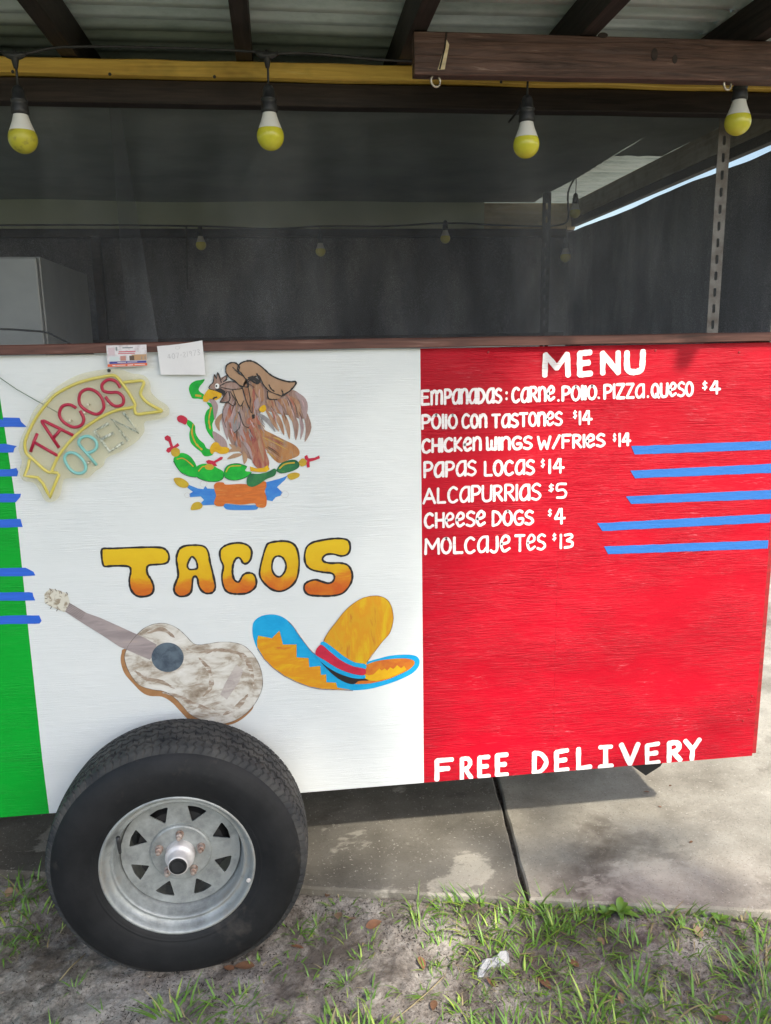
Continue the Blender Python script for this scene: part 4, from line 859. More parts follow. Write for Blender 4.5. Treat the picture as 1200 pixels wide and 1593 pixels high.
for k in range(26):
    cx_ = rr_.uniform(820, 1060); cy_ = rr_.uniform(380, 480); L_ = rr_.uniform(50, 110)
    strokes('feather', [est([(cx_, cy_), (cx_ + L_ * .22, cy_ + L_ * .5), (cx_ + L_ * .3, cy_ + L_)], rr_.uniform(5, 9), L5 - 0.0001 * (k % 4))], M[rr_.choice(('e_red', 'e_mauve', 'e_tan', 'e_umber', 'e_pink'))], eag)
# wings and head with black outline
wing1 = [(488, 165), (495, 135), (530, 115), (565, 120), (590, 150), (580, 190), (620, 215), (650, 260), (655, 295), (600, 290), (560, 255), (520, 230), (492, 195)]
wing2 = [(578, 150), (600, 120), (650, 102), (700, 110), (760, 150), (820, 205), (890, 240), (960, 258), (1010, 258), (1000, 290), (960, 330), (905, 365), (850, 345), (810, 325), (770, 280), (738, 215), (700, 220), (660, 240), (640, 240), (600, 190), (578, 170)]
head = [(362, 300), (375, 280), (395, 260), (402, 205), (418, 240), (428, 190), (445, 232), (490, 210), (495, 235), (475, 258), (520, 250), (570, 265), (610, 310), (640, 400), (598, 440), (560, 410), (540, 438), (500, 405), (445, 410), (470, 370), (430, 330), (400, 320)]
ef('wing', wing1, 'e_tan', L4, smooth=True); ef('wing', wing2, 'e_tan', L5, smooth=True); ef('head', head, 'e_brown', L5, smooth=False)
ef('wing', [(640, 240), (655, 300), (640, 345), (690, 500), (660, 480), (620, 400), (610, 310)], 'e_tan', L4)
ef('wing', [(800, 330), (850, 348), (900, 368), (860, 392), (810, 385)], 'e_tan', L4)
ef('head', [(640, 300), (600, 300), (560, 320), (530, 330), (555, 400), (600, 440), (625, 410), (612, 320)], 'e_tan', L6)
ef('beak', [(360, 312), (400, 322), (458, 345), (455, 372), (420, 395), (370, 385), (350, 410), (320, 405), (318, 372), (340, 335)], 'e_yellow', L6, smooth=False)
KL = -0.0042
kl = []
for p, wd in ((wing1[:7], 7), (wing1[6:] + [wing1[0]], 6), (wing2[:12], 8), (wing2[11:16], 6), (wing2[15:] + [wing2[0]], 6), ([(540, 150), (560, 170), (590, 200)], 5), ([(720, 200), (740, 240), (730, 270), (700, 262), (670, 240)], 9), ([(810, 280), (825, 310), (850, 330)], 6), ([(905, 320), (915, 345), (905, 365)], 6), ([(800, 330), (808, 385), (870, 390)], 6),
              ([(362, 300), (375, 280), (395, 260), (402, 205), (418, 235)], 5), ([(418, 235), (428, 190), (445, 230), (455, 265)], 5), ([(450, 245), (490, 212), (495, 235), (470, 258), (500, 240)], 4), ([(440, 290), (500, 262), (560, 262), (610, 310)], 5), ([(440, 295), (500, 310), (560, 315), (612, 308)], 4), ([(445, 410), (470, 370), (500, 330)], 4), ([(445, 410), (500, 412), (520, 380), (510, 330)], 5), ([(520, 330), (560, 400), (545, 438), (500, 405)], 4), ([(540, 320), (570, 400), (600, 440), (622, 400)], 5), ([(612, 300), (640, 400), (680, 490)], 5), ([(650, 280), (670, 380), (668, 460)], 4), ([(690, 230), (655, 260), (650, 290)], 5), ([(362, 300), (370, 312), (400, 320)], 4), ([(395, 385), (405, 378), (420, 374)], 9), ([(550, 640), (590, 600), (600, 540), (580, 480)], 3), ([(590, 480), (620, 580), (660, 600)], 3), ([(470, 440), (465, 520), (490, 600)], 2.5), ([(610, 300), (645, 270), (700, 300)], 3)):
    kl.append(ribbon(ze(smooth_pts(p, False, 4)), wd / 4.8 / 545 * 1.35, KL, jitter=0.35))
kl.append(flat(ze([(400, 318), (450, 305), (485, 330), (482, 368), (455, 345)]), KL - 0.0003))
kl.append(flat(ze([(650, 225), (690, 212), (735, 245), (728, 272), (700, 250), (660, 242)]), KL - 0.0003))
kl.append(flat(ze([(682, 505), (700, 500), (705, 530), (685, 535)]), KL - 0.0003))
strokes('outline', kl, M['black_paint'], eag)
o = flat(ze([(424 + 17 * math.cos(a), 290 + 20 * math.sin(a)) for a in [k * math.pi / 6 for k in range(12)]]), KL - 0.0006); mesh('eye', *o, M['e_white'], eag)
o = flat(ze([(418 + 7 * math.cos(a), 290 + 9 * math.sin(a)) for a in [k * math.pi / 6 for k in range(12)]]), KL - 0.0009); mesh('pupil', *o, M['black_paint'], eag)

# ================================================================== MENU LETTERING
def ell(w_, n_=14, x0=0): return [(x0 + w_ / 2 - w_ / 2 * math.sin(2 * math.pi * k / n_), 0.5 + 0.5 * math.cos(2 * math.pi * k / n_)) for k in range(n_ + 1)]
G = {'A': (.72, [[(0, 0), (.36, 1), (.72, 0)], [(.1, .33), (.62, .33)]], 0),
 'a': (.58, [[(.56, .97), (.3, .96), (.1, .72), (.03, .35), (.14, .04), (.36, .06), (.56, .35)], [(.57, 1), (.57, 0)]], 1),
 'C': (.56, [[(.54, .86), (.34, 1), (.12, .85), (.02, .5), (.1, .12), (.32, 0), (.56, .15)]], 1),
 'D': (.58, [[(.03, 0), (.03, 1)], [(.03, 1), (.35, .9), (.56, .5), (.35, .1), (.03, 0)]], 1),
 'E': (.52, [[(.5, 1), (.02, 1), (.02, 0), (.52, 0)], [(.02, .52), (.42, .52)]], 0),
 'e': (.52, [[(.05, .48), (.42, .58), (.48, .85), (.27, 1), (.07, .75), (.03, .35), (.2, .02), (.52, .2)]], 1),
 'F': (.55, [[(.55, 1), (.02, 1), (.02, 0)], [(.02, .55), (.42, .55)]], 0),
 'G': (.58, [[(.55, .88), (.35, 1), (.1, .82), (.02, .45), (.15, .08), (.38, .0), (.56, .15), (.56, .42), (.3, .42)]], 1),
 'H': (.5, [[(.02, 1), (.02, 0)], [(.5, 1), (.5, 0)], [(.02, .5), (.5, .5)]], 0),
 'I': (.04, [[(.02, 1), (.02, 0)]], 0), 'T': (.6, [[(0, 1), (.6, 1)], [(.3, 1), (.3, 0)]], 0),
 'i': (.5, [[(.25, 1), (.25, 0)], [(.02, 1), (.48, 1)], [(.0, 0), (.5, 0)]], 0),
 'J': (.42, [[(.38, 1), (.38, .2), (.2, 0), (0, .12)]], 1),
 'K': (.5, [[(.02, 1), (.02, 0)], [(.45, 1), (.04, .45), (.5, 0)]], 0),
 'L': (.48, [[(.02, 1), (.02, .02), (.48, .02)]], 0),
 'M': (.78, [[(0, 0), (.03, 1), (.4, .35), (.75, 1), (.78, 0)]], 0),
 'm': (.76, [[(.02, 0), (.02, .95)], [(.02, .7), (.2, .98), (.37, .8), (.37, 0)], [(.37, .75), (.56, .98), (.74, .8), (.74, 0)]], 1),
 'N': (.56, [[(.02, 0), (.02, 1), (.54, 0), (.54, 1)]], 0),
 'n': (.52, [[(.02, 0), (.02, .98)], [(.02, .7), (.22, .98), (.44, .9), (.5, .6), (.5, 0)]], 1),
 'O': (.54, [ell(.54)], 2), 'Q': (.56, [ell(.54), [(.32, .25), (.6, -.05)]], 2),
 'P': (.5, [[(.02, 0), (.02, 1)], [(.02, 1), (.36, .98), (.5, .75), (.36, .5), (.02, .45)]], 1),
 'R': (.54, [[(.02, 0), (.02, 1)], [(.02, 1), (.36, .98), (.48, .76), (.34, .54), (.04, .48)], [(.2, .5), (.54, 0)]], 1),
 'S': (.5, [[(.5, .88), (.28, 1), (.06, .82), (.1, .6), (.4, .43), (.5, .2), (.28, 0), (.0, .1)]], 1),
 'U': (.54, [[(.02, 1), (.02, .3), (.1, .05), (.3, 0), (.48, .1), (.52, .35), (.54, 1)]], 1),
 'V': (.6, [[(0, 1), (.32, 0), (.62, 1)]], 0), 'Y': (.6, [[(0, 1), (.3, .5), (.6, 1)], [(.3, .5), (.28, 0)]], 0),
 'W': (.8, [[(0, 1), (.18, 0), (.4, .65), (.6, 0), (.8, 1)]], 0), 'Z': (.5, [[(.02, 1), (.5, 1), (.02, 0), (.52, 0)]], 0),
 'w': (.62, [[(.02, 1), (.05, .05), (.32, .1), (.32, .75)], [(.32, .1), (.58, .05), (.6, 1)]], 0),
 '/': (.4, [[(0, 0), (.42, 1)]], 0), '.': (.08, [[(.03, .04), (.05, .05)]], 0), ':': (.08, [[(.03, .2), (.05, .2)], [(.03, .7), (.05, .7)]], 0), ' ': (.25, [], 0),
 '1': (.1, [[(.05, 1), (.05, 0)]], 0), '4': (.6, [[(.32, 1), (.02, .36), (.62, .36)], [(.42, 1), (.42, 0)]], 0),
 '5': (.5, [[(.5, 1), (.1, 1), (.06, .58), (.35, .6), (.5, .35), (.4, .05), (.05, .05)]], 1),
 '3': (.48, [[(.02, .95), (.35, 1), (.45, .78), (.15, .55), (.45, .4), (.42, .08), (.0, .04)]], 1),
 '0': (.5, [ell(.5)], 2), '7': (.5, [[(0, 1), (.5, 1), (.2, 0)]], 0), '2': (.5, [[(.02, .8), (.25, 1), (.48, .78), (.02, 0), (.5, 0)]], 0),
 '9': (.5, [[(.48, .75), (.25, 1), (.03, .75), (.25, .5), (.48, .75), (.45, 0)]], 0),
 '$': (.5, [[(.5, .8), (.28, .9), (.06, .75), (.25, .5), (.48, .3), (.28, .1), (.0, .2)], [(.26, 1.08), (.26, -.08)]], 1)}
G['s'] = G['S']
def word_strokes(text, x0, x1, yt0, yb0, yt1, yb1, wpx, y=-0.0008, to=pan, gap=0.17, jit=0.10, mperpx=1 / 545):
    tot = sum(G[c][0] for c in text) + gap * (len(text) - 1); r = wpx / 2; out = []; cur = 0
    hpx = (yb0 - yt0)
    X0, X1 = x0 + r, x1 - r
    for c in text:
        wd, sts, mode = G[c]
        dx, dy, sc = random.uniform(-.01, .01), random.uniform(-.02, .02), 1 + random.uniform(-.03, .03)
        for s in sts:
            P = smooth_pts(s, False, 4) if (mode == 1 and len(s) > 2) else s
            if mode == 0 or len(P) == 2:      # keep straight strokes but soften them a little
                Q = []
                for i in range(len(P) - 1):
                    a, b_ = P[i], P[i + 1]
                    for q in range(4): t = q / 4; Q.append((a[0] + (b_[0] - a[0]) * t + random.uniform(-.006, .006), a[1] + (b_[1] - a[1]) * t))
                Q.append(P[-1]); P = Q
            pts = []
            for u, v in P:
                U = (cur + u * sc + dx) / tot; v = v * sc + dy
                px = X0 + (X1 - X0) * U; yt = yt0 + (yt1 - yt0) * U + r; yb = yb0 + (yb1 - yb0) * U - r
                pts.append(to(px, yb + (yt - yb) * v))
            w_ = wpx * mperpx * random.uniform(1 - jit, 1 + jit)
            out.append(ribbon(pts, w_, y, jitter=0.10))
        cur += wd + gap
    return out
LINES = [
 ('MENU', 'MENU in large white capitals', [('M', 843, 888, 547, 588, 546, 588, 9.5), ('E', 897, 924, 546, 588, 544, 586, 9.5), ('N', 932, 967, 545, 586, 544, 585, 9.5), ('U', 970, 1005, 544, 584, 542, 583, 9.5)]),
 ('', 'EMPANADAS : CARNE.POLLO.PIZZA.QUESO $4', [('Em', 654, 690, 606, 632, 605, 630, 5.2), ('PanaDas', 690, 782, 605, 631, 602, 628, 5.0), (':', 785, 791, 603, 626, 603, 626, 5), ('CaRne', 795, 864, 602, 628, 600, 625, 5.0), ('.', 866, 872, 600, 626, 600, 626, 5), ('POIIO', 873, 929, 600, 626, 598, 622, 5.2), ('.', 929, 934, 598, 622, 598, 622, 5), ('PIZZa', 938, 1004, 597, 622, 595, 620, 5.0), ('.', 1005, 1011, 596, 620, 596, 620, 5), ('QUeSO', 1012, 1080, 595, 620, 592, 617, 5.0), ('$', 1092, 1101, 593, 607, 593, 607, 3), ('4', 1103, 1122, 591, 615, 591, 614, 4.8)]),
 ('', 'POLLO CON TOSTONES $14', [('POIIO', 655, 713, 644, 669, 643, 668, 5), ('COn', 717, 759, 643, 668, 642, 666, 5), ('TaSTOneS', 764, 876, 643, 667, 639, 663, 5), ('$', 891, 898, 639, 652, 638, 651, 2.8), ('14', 899, 922, 638, 662, 637, 661, 4.8)]),
 ('', 'CHICKEN WINGS W/ FRIES $14', [('CHICKen', 655, 750, 682, 706, 678, 702, 5), ('wInGS', 755, 829, 679, 703, 677, 700, 5.4), ('W/', 835, 872, 677, 701, 676, 699, 4.8), ('FRIeS', 873, 942, 675, 699, 673, 696, 5.2), ('$', 953, 959, 674, 687, 674, 687, 2.8), ('14', 961, 982, 673, 696, 672, 694, 4.6)]),
 ('', 'PAPAS LOCAS $14', [('PaPas'.replace('s', 'S'), 658, 742, 718, 745, 715, 741, 5), ('LOCaS', 752, 833, 716, 742, 713, 739, 5), ('$', 841, 848, 714, 728, 713, 727, 2.8), ('14', 852, 878, 713, 738, 712, 737, 4.8)]),
 ('', 'ALCAPURRIAS $5', [('ALCaPURRIaS', 657, 842, 758, 785, 751, 779, 5), ('$', 853, 862, 753, 766, 752, 765, 3), ('5', 863, 883, 751, 777, 750, 776, 4.8)]),
 ('', 'CHEESE DOGS $4', [('CHeeSe', 659, 756, 797, 823, 794, 820, 5), ('DOGS', 764, 831, 794, 820, 792, 817, 5), ('$', 852, 859, 792, 804, 791, 803, 2.8), ('4', 861, 880, 790, 817, 789, 816, 4.8)]),
 ('', 'MOLCAJETES $13', [('MOLCaJe', 660, 795, 836, 864, 831, 860, 5.2), ('TeS', 800, 850, 831, 860, 829, 856, 5), ('$', 859, 866, 829, 842, 829, 841, 2.8), ('13', 869, 893, 829, 855, 828, 853, 4.8)]),
 ('', 'FREE DELIVERY in large white capitals along the bottom edge', [('F', 675, 708, 1175, 1213, 1173, 1211, 9), ('R', 714, 737, 1171, 1211, 1170, 1209, 8), ('E', 741, 765, 1170, 1208, 1169, 1207, 9), ('E', 769, 793, 1167, 1206, 1166, 1205, 9), ('D', 826, 855, 1162, 1202, 1161, 1200, 9), ('E', 861, 888, 1160, 1198, 1157, 1196, 9), ('L', 895, 923, 1156, 1196, 1154, 1193, 9.5), ('i', 929, 957, 1153, 1193, 1152, 1191, 9), ('V', 962, 996, 1150, 1190, 1149, 1188, 9.5), ('E', 1002, 1030, 1150, 1187, 1147, 1185, 9.5), ('R', 1036, 1063, 1147, 1184, 1145, 1182, 9.5), ('Y', 1062, 1093, 1144, 1182, 1142, 1181, 9.5)])]
M['delivery'] = simple('delivery_white', (0.78, 0.77, 0.77, 1), 0.5, col2=(0.62, 0.52, 0.55, 1), scale=10, stretch=(3, 3, 10), lo=0.5, hi=0.75)
for nm, lab, ws in LINES:
    for k_, w_ in enumerate(ws):
        w_ = w_[:-1] + (w_[-1] * (0.95 if nm or 'DELIV' in lab else 0.86),)
        sts_ = word_strokes(*w_)
        if 'DELIVERY' in lab: sts_ = [([(x_, y_, max(z_ - 0.010, PZ0 + 0.0006)) for x_, y_, z_ in v_], f_) for v_, f_ in sts_]
        o = strokes('painted_word', sts_, M['delivery'] if 'DELIVERY' in lab else M['menu'], T, True)
        o['label'] = 'white hand-painted ' + ('heading ' if nm else 'line ') + 'reading ' + lab

# ================================================================== THINGS ON THE SIDE
# blue tape

def rough(poly, amp=0.0007, step=0.012):
    out = []
    for i in range(len(poly)):
        a = Vector(poly[i]); b = Vector(poly[(i + 1) % len(poly)]); k = max(1, int((b - a).length / step))
        for q in range(k):
            p = a.lerp(b, q / k); out.append((p.x + amp * noise.noise(Vector((p.x * 40, p.y * 40, 1))) * 2, p.y + amp * noise.noise(Vector((p.x * 30, p.y * 40, 6))) * 2))
    return out
def tape(name, pts, label, group, mat, y=-0.0012):
    v, f = prism(rough([pan(*p) for p in pts]), y, -0.0002); o = mesh(name, v, f, mat); tag(o, label, 'tape', group); return o
lt = [
 ([(-70, 652), (3, 652), (4, 655), (6, 649), (31, 650), (33, 656), (42, 664), (20, 664), (-70, 664)], 'topmost blue tape strip on the green and white border'),
 ([(-70, 692), (8, 690), (27, 694), (23, 697), (21, 704), (-70, 704)], 'second blue tape strip from the top of the green border'),
 ([(-70, 730), (14, 730), (26, 728), (29, 734), (27, 741), (-70, 742)], 'third blue tape strip from the top of the green border'),
 ([(-70, 770), (10, 768), (33, 768), (32, 773), (25, 781), (-70, 782)], 'fourth blue tape strip down, beside the lower tip of the neon sign'),
 ([(-70, 808), (10, 808), (32, 807), (36, 820), (-70, 821)], 'fifth blue tape strip down, below the neon sign and above the gap'),
 ([(-70, 885), (40, 883), (52, 889), (55, 895), (40, 896), (-70, 897)], 'blue tape strip just left of the painted word, sixth from top'),
 ([(-70, 922), (46, 921), (51, 922), (52, 928), (55, 934), (-70, 935)], 'blue tape strip level with the guitar headstock, seventh from top'),
 ([(-70, 959), (58, 957), (61, 957), (65, 966), (62, 970), (-70, 972)], 'lowest and longest blue tape strip on the green border')]
for p, l in lt: tape('tape_strip', p, l, 'blue tape strips on the green border', M['tape'])
ex = pan(1200, 700); 
def rt(x0, ya, yb, xb, Ya, Yb, label, xm=None):
    # extend to the right end of the panel
    a = pan(x0, ya); b_ = pan(xb, yb); A = pan(1200, Ya); B = pan(1200, Yb); X = XR - 0.004
    f1 = a[1] + (A[1] - a[1]) * (X - a[0]) / (A[0] - a[0]); f2 = b_[1] + (B[1] - b_[1]) * (X - b_[0]) / (B[0] - b_[0])
    mid = ((a[0] + b_[0]) / 2 - 0.0, (a[1] + b_[1]) / 2)
    v, f = prism(rough([a, (X, f1), (X, f2), b_, mid]), -0.0012, -0.0002); tag(mesh('tape_strip', v, f, M['tape_light']), label, 'tape', 'blue tape strips on the red menu panel')
rt(982, 694, 707, 988, 685.5, 699, 'topmost long blue tape strip on the red panel, beside the fries line')
rt(981, 732, 744, 988, 721.5, 735.5, 'second long blue tape strip on the red panel, right of the 14 dollar potatoes')
rt(974, 772, 784, 982, 762, 776, 'middle long blue tape strip on the red panel, level with price 5')
rt(929, 814, 826, 937, 799, 812.5, 'fourth and longest blue tape strip on the red panel, level with cheese dogs')
rt(940, 850, 862, 946, 840, 853, 'lowest long blue tape strip on the red panel, below the longest one')

# neon tacos sign
zn = Z(0, 520, 1200 / 280)
sg = thing('tacos_sign', 'clear plastic flex-neon sign shaped like a banner reading TACOS OPEN, hung on the white side', 'sign', (-0.62, -0.02, 1.33))
def acrylic():
    m, n, b = newmat('aged_acrylic'); b.inputs['Base Color'].default_value = (0.78, 0.74, 0.54, 1); b.inputs['Roughness'].default_value = 0.12
    tr = n.nodes.new('ShaderNodeBsdfTransparent'); tr.inputs[0].default_value = (0.98, 0.97, 0.92, 1); mx = n.nodes.new('ShaderNodeMixShader'); mx.inputs[0].default_value = 0.84
    n.links.new(b.outputs[0], mx.inputs[1]); n.links.new(tr.outputs[0], mx.inputs[2]); n.links.new(mx.outputs[0], n.nodes['Material Output'].inputs[0]); return m
M['acrylic'] = acrylic()
backing = [(143, 760), (155, 700), (175, 650), (205, 590), (245, 500), (310, 430), (380, 360), (470, 300), (580, 255), (720, 232), (810, 232), (860, 250), (900, 262), (940, 265), (985, 285), (1010, 330), (1015, 380), (1060, 430), (1120, 470), (1138, 510), (1120, 545), (1050, 565), (975, 580), (972, 640), (940, 690), (900, 725), (860, 750), (810, 780), (760, 798), (715, 825), (700, 870), (650, 905), (600, 950), (540, 950), (450, 955), (430, 990), (415, 1060), (390, 1095), (345, 1110), (310, 1090), (280, 1030), (240, 980), (180, 970), (150, 930), (150, 890), (163, 850), (155, 800)]
SY = -0.022
v, f = prism(zn(smooth_pts(backing, True, 4)), SY, SY + 0.0045); mesh('backing_plate', v, f, M['acrylic'], sg)
M['n_yel'] = simple('neon_yellow_off', (0.58, 0.50, 0.09, 1), 0.3, col2=(0.64, 0.56, 0.15, 1), scale=12)
M['n_red'] = simple('neon_red_off', (0.40, 0.012, 0.05, 1), 0.28)
M['n_teal'] = simple('neon_teal_off', (0.22, 0.52, 0.50, 1), 0.35)
M['n_led'] = simple('led_strip', (0.62, 0.66, 0.58, 1), 0.35, col2=(0.20, 0.23, 0.18, 1), scale=160, lo=0.42, hi=0.58)
def ntube(name, pts, mat, closed=False, r=0.0042, sm=True, label=None):
    P = smooth_pts(pts, closed, 5) if sm else pts
    q = [(x, SY - 0.003, z) for x, z in zn(P)]
    o = mesh(name, *tube(q, r, 8, closed), mat, sg, smooth=True)
    if label: o['label'] = label
    return o
banner = [(190, 700), (215, 635), (265, 545), (330, 460), (385, 402), (450, 362), (530, 325), (620, 298), (700, 282), (765, 272), (800, 290), (840, 340), (880, 402), (912, 462), (895, 482), (800, 500), (710, 535), (620, 590), (540, 650), (470, 722), (410, 800), (372, 878), (355, 912), (310, 890), (250, 835), (200, 790), (187, 745)]
ntube('neon_tube', banner, M['n_yel'], True)
ntube('neon_tube', [(838, 318), (900, 312), (955, 308), (970, 325), (955, 365), (950, 400), (985, 445), (1040, 480), (1088, 506), (1040, 515), (990, 521), (928, 528), (912, 510), (907, 470)], M['n_yel'])
ntube('neon_tube', [(217, 825), (205, 880), (182, 935), (225, 940), (270, 945), (305, 985), (335, 1045), (350, 1078), (372, 1020), (410, 927), (400, 915), (362, 912)], M['n_yel'], sm=False)
ltr = lambda nm, pls, mat, label: [setl(ntube(nm, p, mat, cl, 0.0042, sm), label) for p, cl, sm in pls]
ltr('neon_letter', [([(268, 655), (245, 712), (224, 776)], 0, 0), ([(246, 712), (410, 806)], 0, 0)], M['n_red'], 'red letter T')
ltr('neon_letter', [([(412, 750), (300, 582), (298, 573), (310, 571), (505, 668)], 0, 0), ([(370, 690), (425, 625)], 0, 0)], M['n_red'], 'red letter A')
ltr('neon_letter', [([(525, 488), (480, 465), (432, 478), (414, 530), (440, 578), (500, 612), (555, 602), (575, 560), (550, 505)], 0, 1)], M['n_red'], 'red letter C')
ltr('neon_letter', [([(543, 440), (555, 387), (605, 362), (660, 383), (697, 430), (705, 490), (665, 528), (608, 512), (560, 478)], 1, 1)], M['n_red'], 'red letter O')
ltr('neon_letter', [([(815, 355), (790, 315), (740, 300), (697, 330), (702, 372), (745, 385), (800, 386), (835, 420), (830, 463), (785, 475), (745, 450), (718, 412)], 0, 1)], M['n_red'], 'red letter S')
ltr('neon_letter', [([(448, 820), (470, 785), (520, 788), (568, 830), (588, 880), (570, 913), (520, 915), (475, 880)], 1, 1)], M['n_teal'], 'turquoise letter O')
ltr('neon_letter', [([(660, 865), (540, 722)], 0, 0), ([(540, 722), (550, 690), (600, 673), (650, 700), (660, 745), (630, 775), (590, 785)], 0, 1)], M['n_teal'], 'turquoise letter P')
ltr('neon_letter', [([(738, 590), (645, 640), (745, 775), (835, 715)], 0, 0), ([(690, 697), (770, 652)], 0, 0)], M['n_led'], 'pale letter E with bare diodes')
ltr('neon_letter', [([(868, 705), (757, 562), (935, 650), (835, 515)], 0, 0)], M['n_led'], 'pale letter N with bare diodes')
# hanging screws and cord
p = pan(173, 576); mesh('screw', *lathe([(0.0045, -0.024), (0.0045, -0.028), (0.003, -0.030), (0, -0.030)], 12, (p[0], 0, p[1]), 'Y'), M['black_plastic'], sg)
for q in ((600, 468), (575, 520), (735, 462), (480, 575), (600, 850)): a_ = zn([q])[0]; mesh('standoff', *lathe([(0.0035, -0.001), (0.0035, SY), (0.003, SY - 0.003), (0, SY - 0.004)], 8, (a_[0], 0, a_[1]), 'Y'), M['eye'], sg)
P = [pan(-60, 543), pan(0, 586), pan(30, 606), pan(75, 631), pan(94, 641), pan(110, 655)]
c_ = mesh('sign_cord', *tube([(x, -0.006 - 0.004 * i, z) for i, (x, z) in enumerate(P[:5])] , 0.0012, 6), simple('grey_green_cord', (0.16, 0.22, 0.17, 1), 0.5), sg, smooth=True)
# business card and note
card = thing('business_card', 'small printed flyer card with photos, tucked at the counter rail above the neon sign', 'card', (-0.44, -0.025, 1.69))
zc = lambda u, v, y=-0.026: (lambda a, b_, c, d: Vector((0, 0, 0)))  # placeholder
cA, cB, cC, cD = on_y(165.5, 537.5, -0.024), on_y(228, 536, -0.024), on_y(229.5, 569, -0.020), on_y(168, 571.5, -0.020)
def cuv(u, v, d=0.0):      # u right, v down on the card
    p_ = cA.lerp(cB, u).lerp(cD.lerp(cC, u), v); return Vector((p_.x, p_.y - d, p_.z))
def cquad(u0, v0, u1, v1, d): return [cuv(u0, v0, d), cuv(u1, v0, d), cuv(u1, v1, d), cuv(u0, v1, d)], [(3, 2, 1, 0)]
def sheet(name, mat, parent, th=0.0005, n_=8, bend=0.002, fn=None):
    V = []; 
    for s in (0, 1):
        for j in range(n_ + 1):
            for i in range(n_ + 1): p_ = fn(i / n_, j / n_); V.append(p_ + Vector((0, s * th - bend * math.sin(math.pi * i / n_), 0)))
    N = (n_ + 1) ** 2; Fc = []
    for j in range(n_):
        for i in range(n_):
            a = j * (n_ + 1) + i; Fc.append((a, a + n_ + 1, a + n_ + 2, a + 1)); Fc.append((a + N, a + 1 + N, a + n_ + 2 + N, a + n_ + 1 + N))
    return mesh(name, V, Fc, mat, parent, smooth=True)
sheet('card_stock', simple('card_white', (0.72, 0.70, 0.74, 1), 0.3, col2=(0.50, 0.46, 0.50, 1), scale=90, lo=0.45, hi=0.7), card, bend=0.0, fn=lambda u, v: cuv(u, v))
def cprint(name, rects, col, d=0.0004):
    V = []; Fc = []
    for r_ in rects:
        q, f = cquad(*r_, d); o_ = len(V); V += q; Fc += [tuple(i + o_ for i in ff) for ff in f]
    mesh(name, V, Fc, simple(name + '_ink', col, 0.35), card)
cprint('blue_band', [(0.05, 0.745, 0.98, 0.85)], (0.05, 0.06, 0.30, 1))
cprint('orange_band', [(0.0, 0.86, 1.0, 0.985)], (0.72, 0.14, 0.06, 1))
cprint('photo', [(0.62, 0.45, 0.99, 0.72)], (0.48, 0.30, 0.17, 1), 0.0003)
cprint('photo', [(0.33, 0.5, 0.47, 0.72)], (0.50, 0.25, 0.22, 1), 0.0003)
cprint('photo', [(0.56, 0.5, 0.68, 0.72)], (0.12, 0.08, 0.06, 1), 0.0005)
cprint('photo', [(0.06, 0.52, 0.30, 0.72)], (0.60, 0.68, 0.70, 1), 0.0003)
cprint('photo', [(0.04, 0.1, 0.2, 0.45)], (0.62, 0.50, 0.55, 1), 0.0003)
cprint('print_line', [(0.3, 0.28, 0.72, 0.33), (0.28, 0.37, 0.7, 0.41)], (0.55, 0.12, 0.16, 1))
cprint('print_line', [(0.4, 0.10, 0.66, 0.15), (0.23, 0.08, 0.27, 0.25), (0.86, 0.55, 0.88, 0.68), (0.94, 0.55, 0.965, 0.68)], (0.22, 0.25, 0.27, 1))
cprint('white_text', [(0.12, 0.91, 0.2, 0.95), (0.22, 0.91, 0.45, 0.94), (0.5, 0.91, 0.64, 0.95), (0.68, 0.91, 0.94, 0.94), (0.25, 0.78, 0.47, 0.81), (0.5, 0.78, 0.75, 0.81)], (0.75, 0.72, 0.74, 1), 0.0006)
note = thing('paper_note', 'white paper note with faint pencilled digits, stuck at the counter rail', 'note', (-0.33, -0.025, 1.68))
nA, nB, nC, nD = on_y(244.5, 538.5, -0.022), on_y(315, 529.5, -0.026), on_y(320, 583, -0.014), on_y(250.5, 583, -0.012)
def nuv(u, v):
    p_ = nA.lerp(nB, u).lerp(nD.lerp(nC, u), v)
    return Vector((p_.x, p_.y - 0.004 * math.sin(math.pi * u) * (1 - v), p_.z + (-0.002 * math.sin(math.pi * u) if v < 0.05 else 0)))
sheet('note_sheet', M['paper'], note, bend=0.0, fn=nuv)
pen = []
def note_text(text, u0, u1, v0, v1, wd):
    tot = sum(G[c][0] for c in text) + 0.25 * (len(text) - 1); cur = 0; parts = []
    for c in text:
        w_, sts, mode = G[c]
        for s in sts:
            P = smooth_pts(s, False, 4) if mode else s
            q = []
            for a, b_ in P:
                U = u0 + (u1 - u0) * (cur + a) / tot; Vv = v1 + (v0 - v1) * b_ - 0.10 * (U - u0); q.append(nuv(U, Vv) + Vector((0, -0.0004, 0)))
            parts.append(tube(q, wd, 4))
        cur += w_ + 0.25
    return parts
G['-'] = (.3, [[(0, .5), (.3, .5)]], 0)
mesh('pencil_writing', *join(*note_text('407-21973', 0.2, 0.92, 0.32, 0.48, 0.00035)), simple('pencil', (0.38, 0.38, 0.42, 1), 0.6), note)
# nail that holds nothing: small pencil circle at the top
mesh('pencil_circle', *tube([nuv(0.45 + 0.05 * math.cos(a), 0.13 + 0.05 * math.sin(a)) + Vector((0, -0.0004, 0)) for a in [k * math.pi / 6 for k in range(12)]], 0.0003, 4, True), simple('pencil2', (0.45, 0.45, 0.48, 1), 0.6), note)

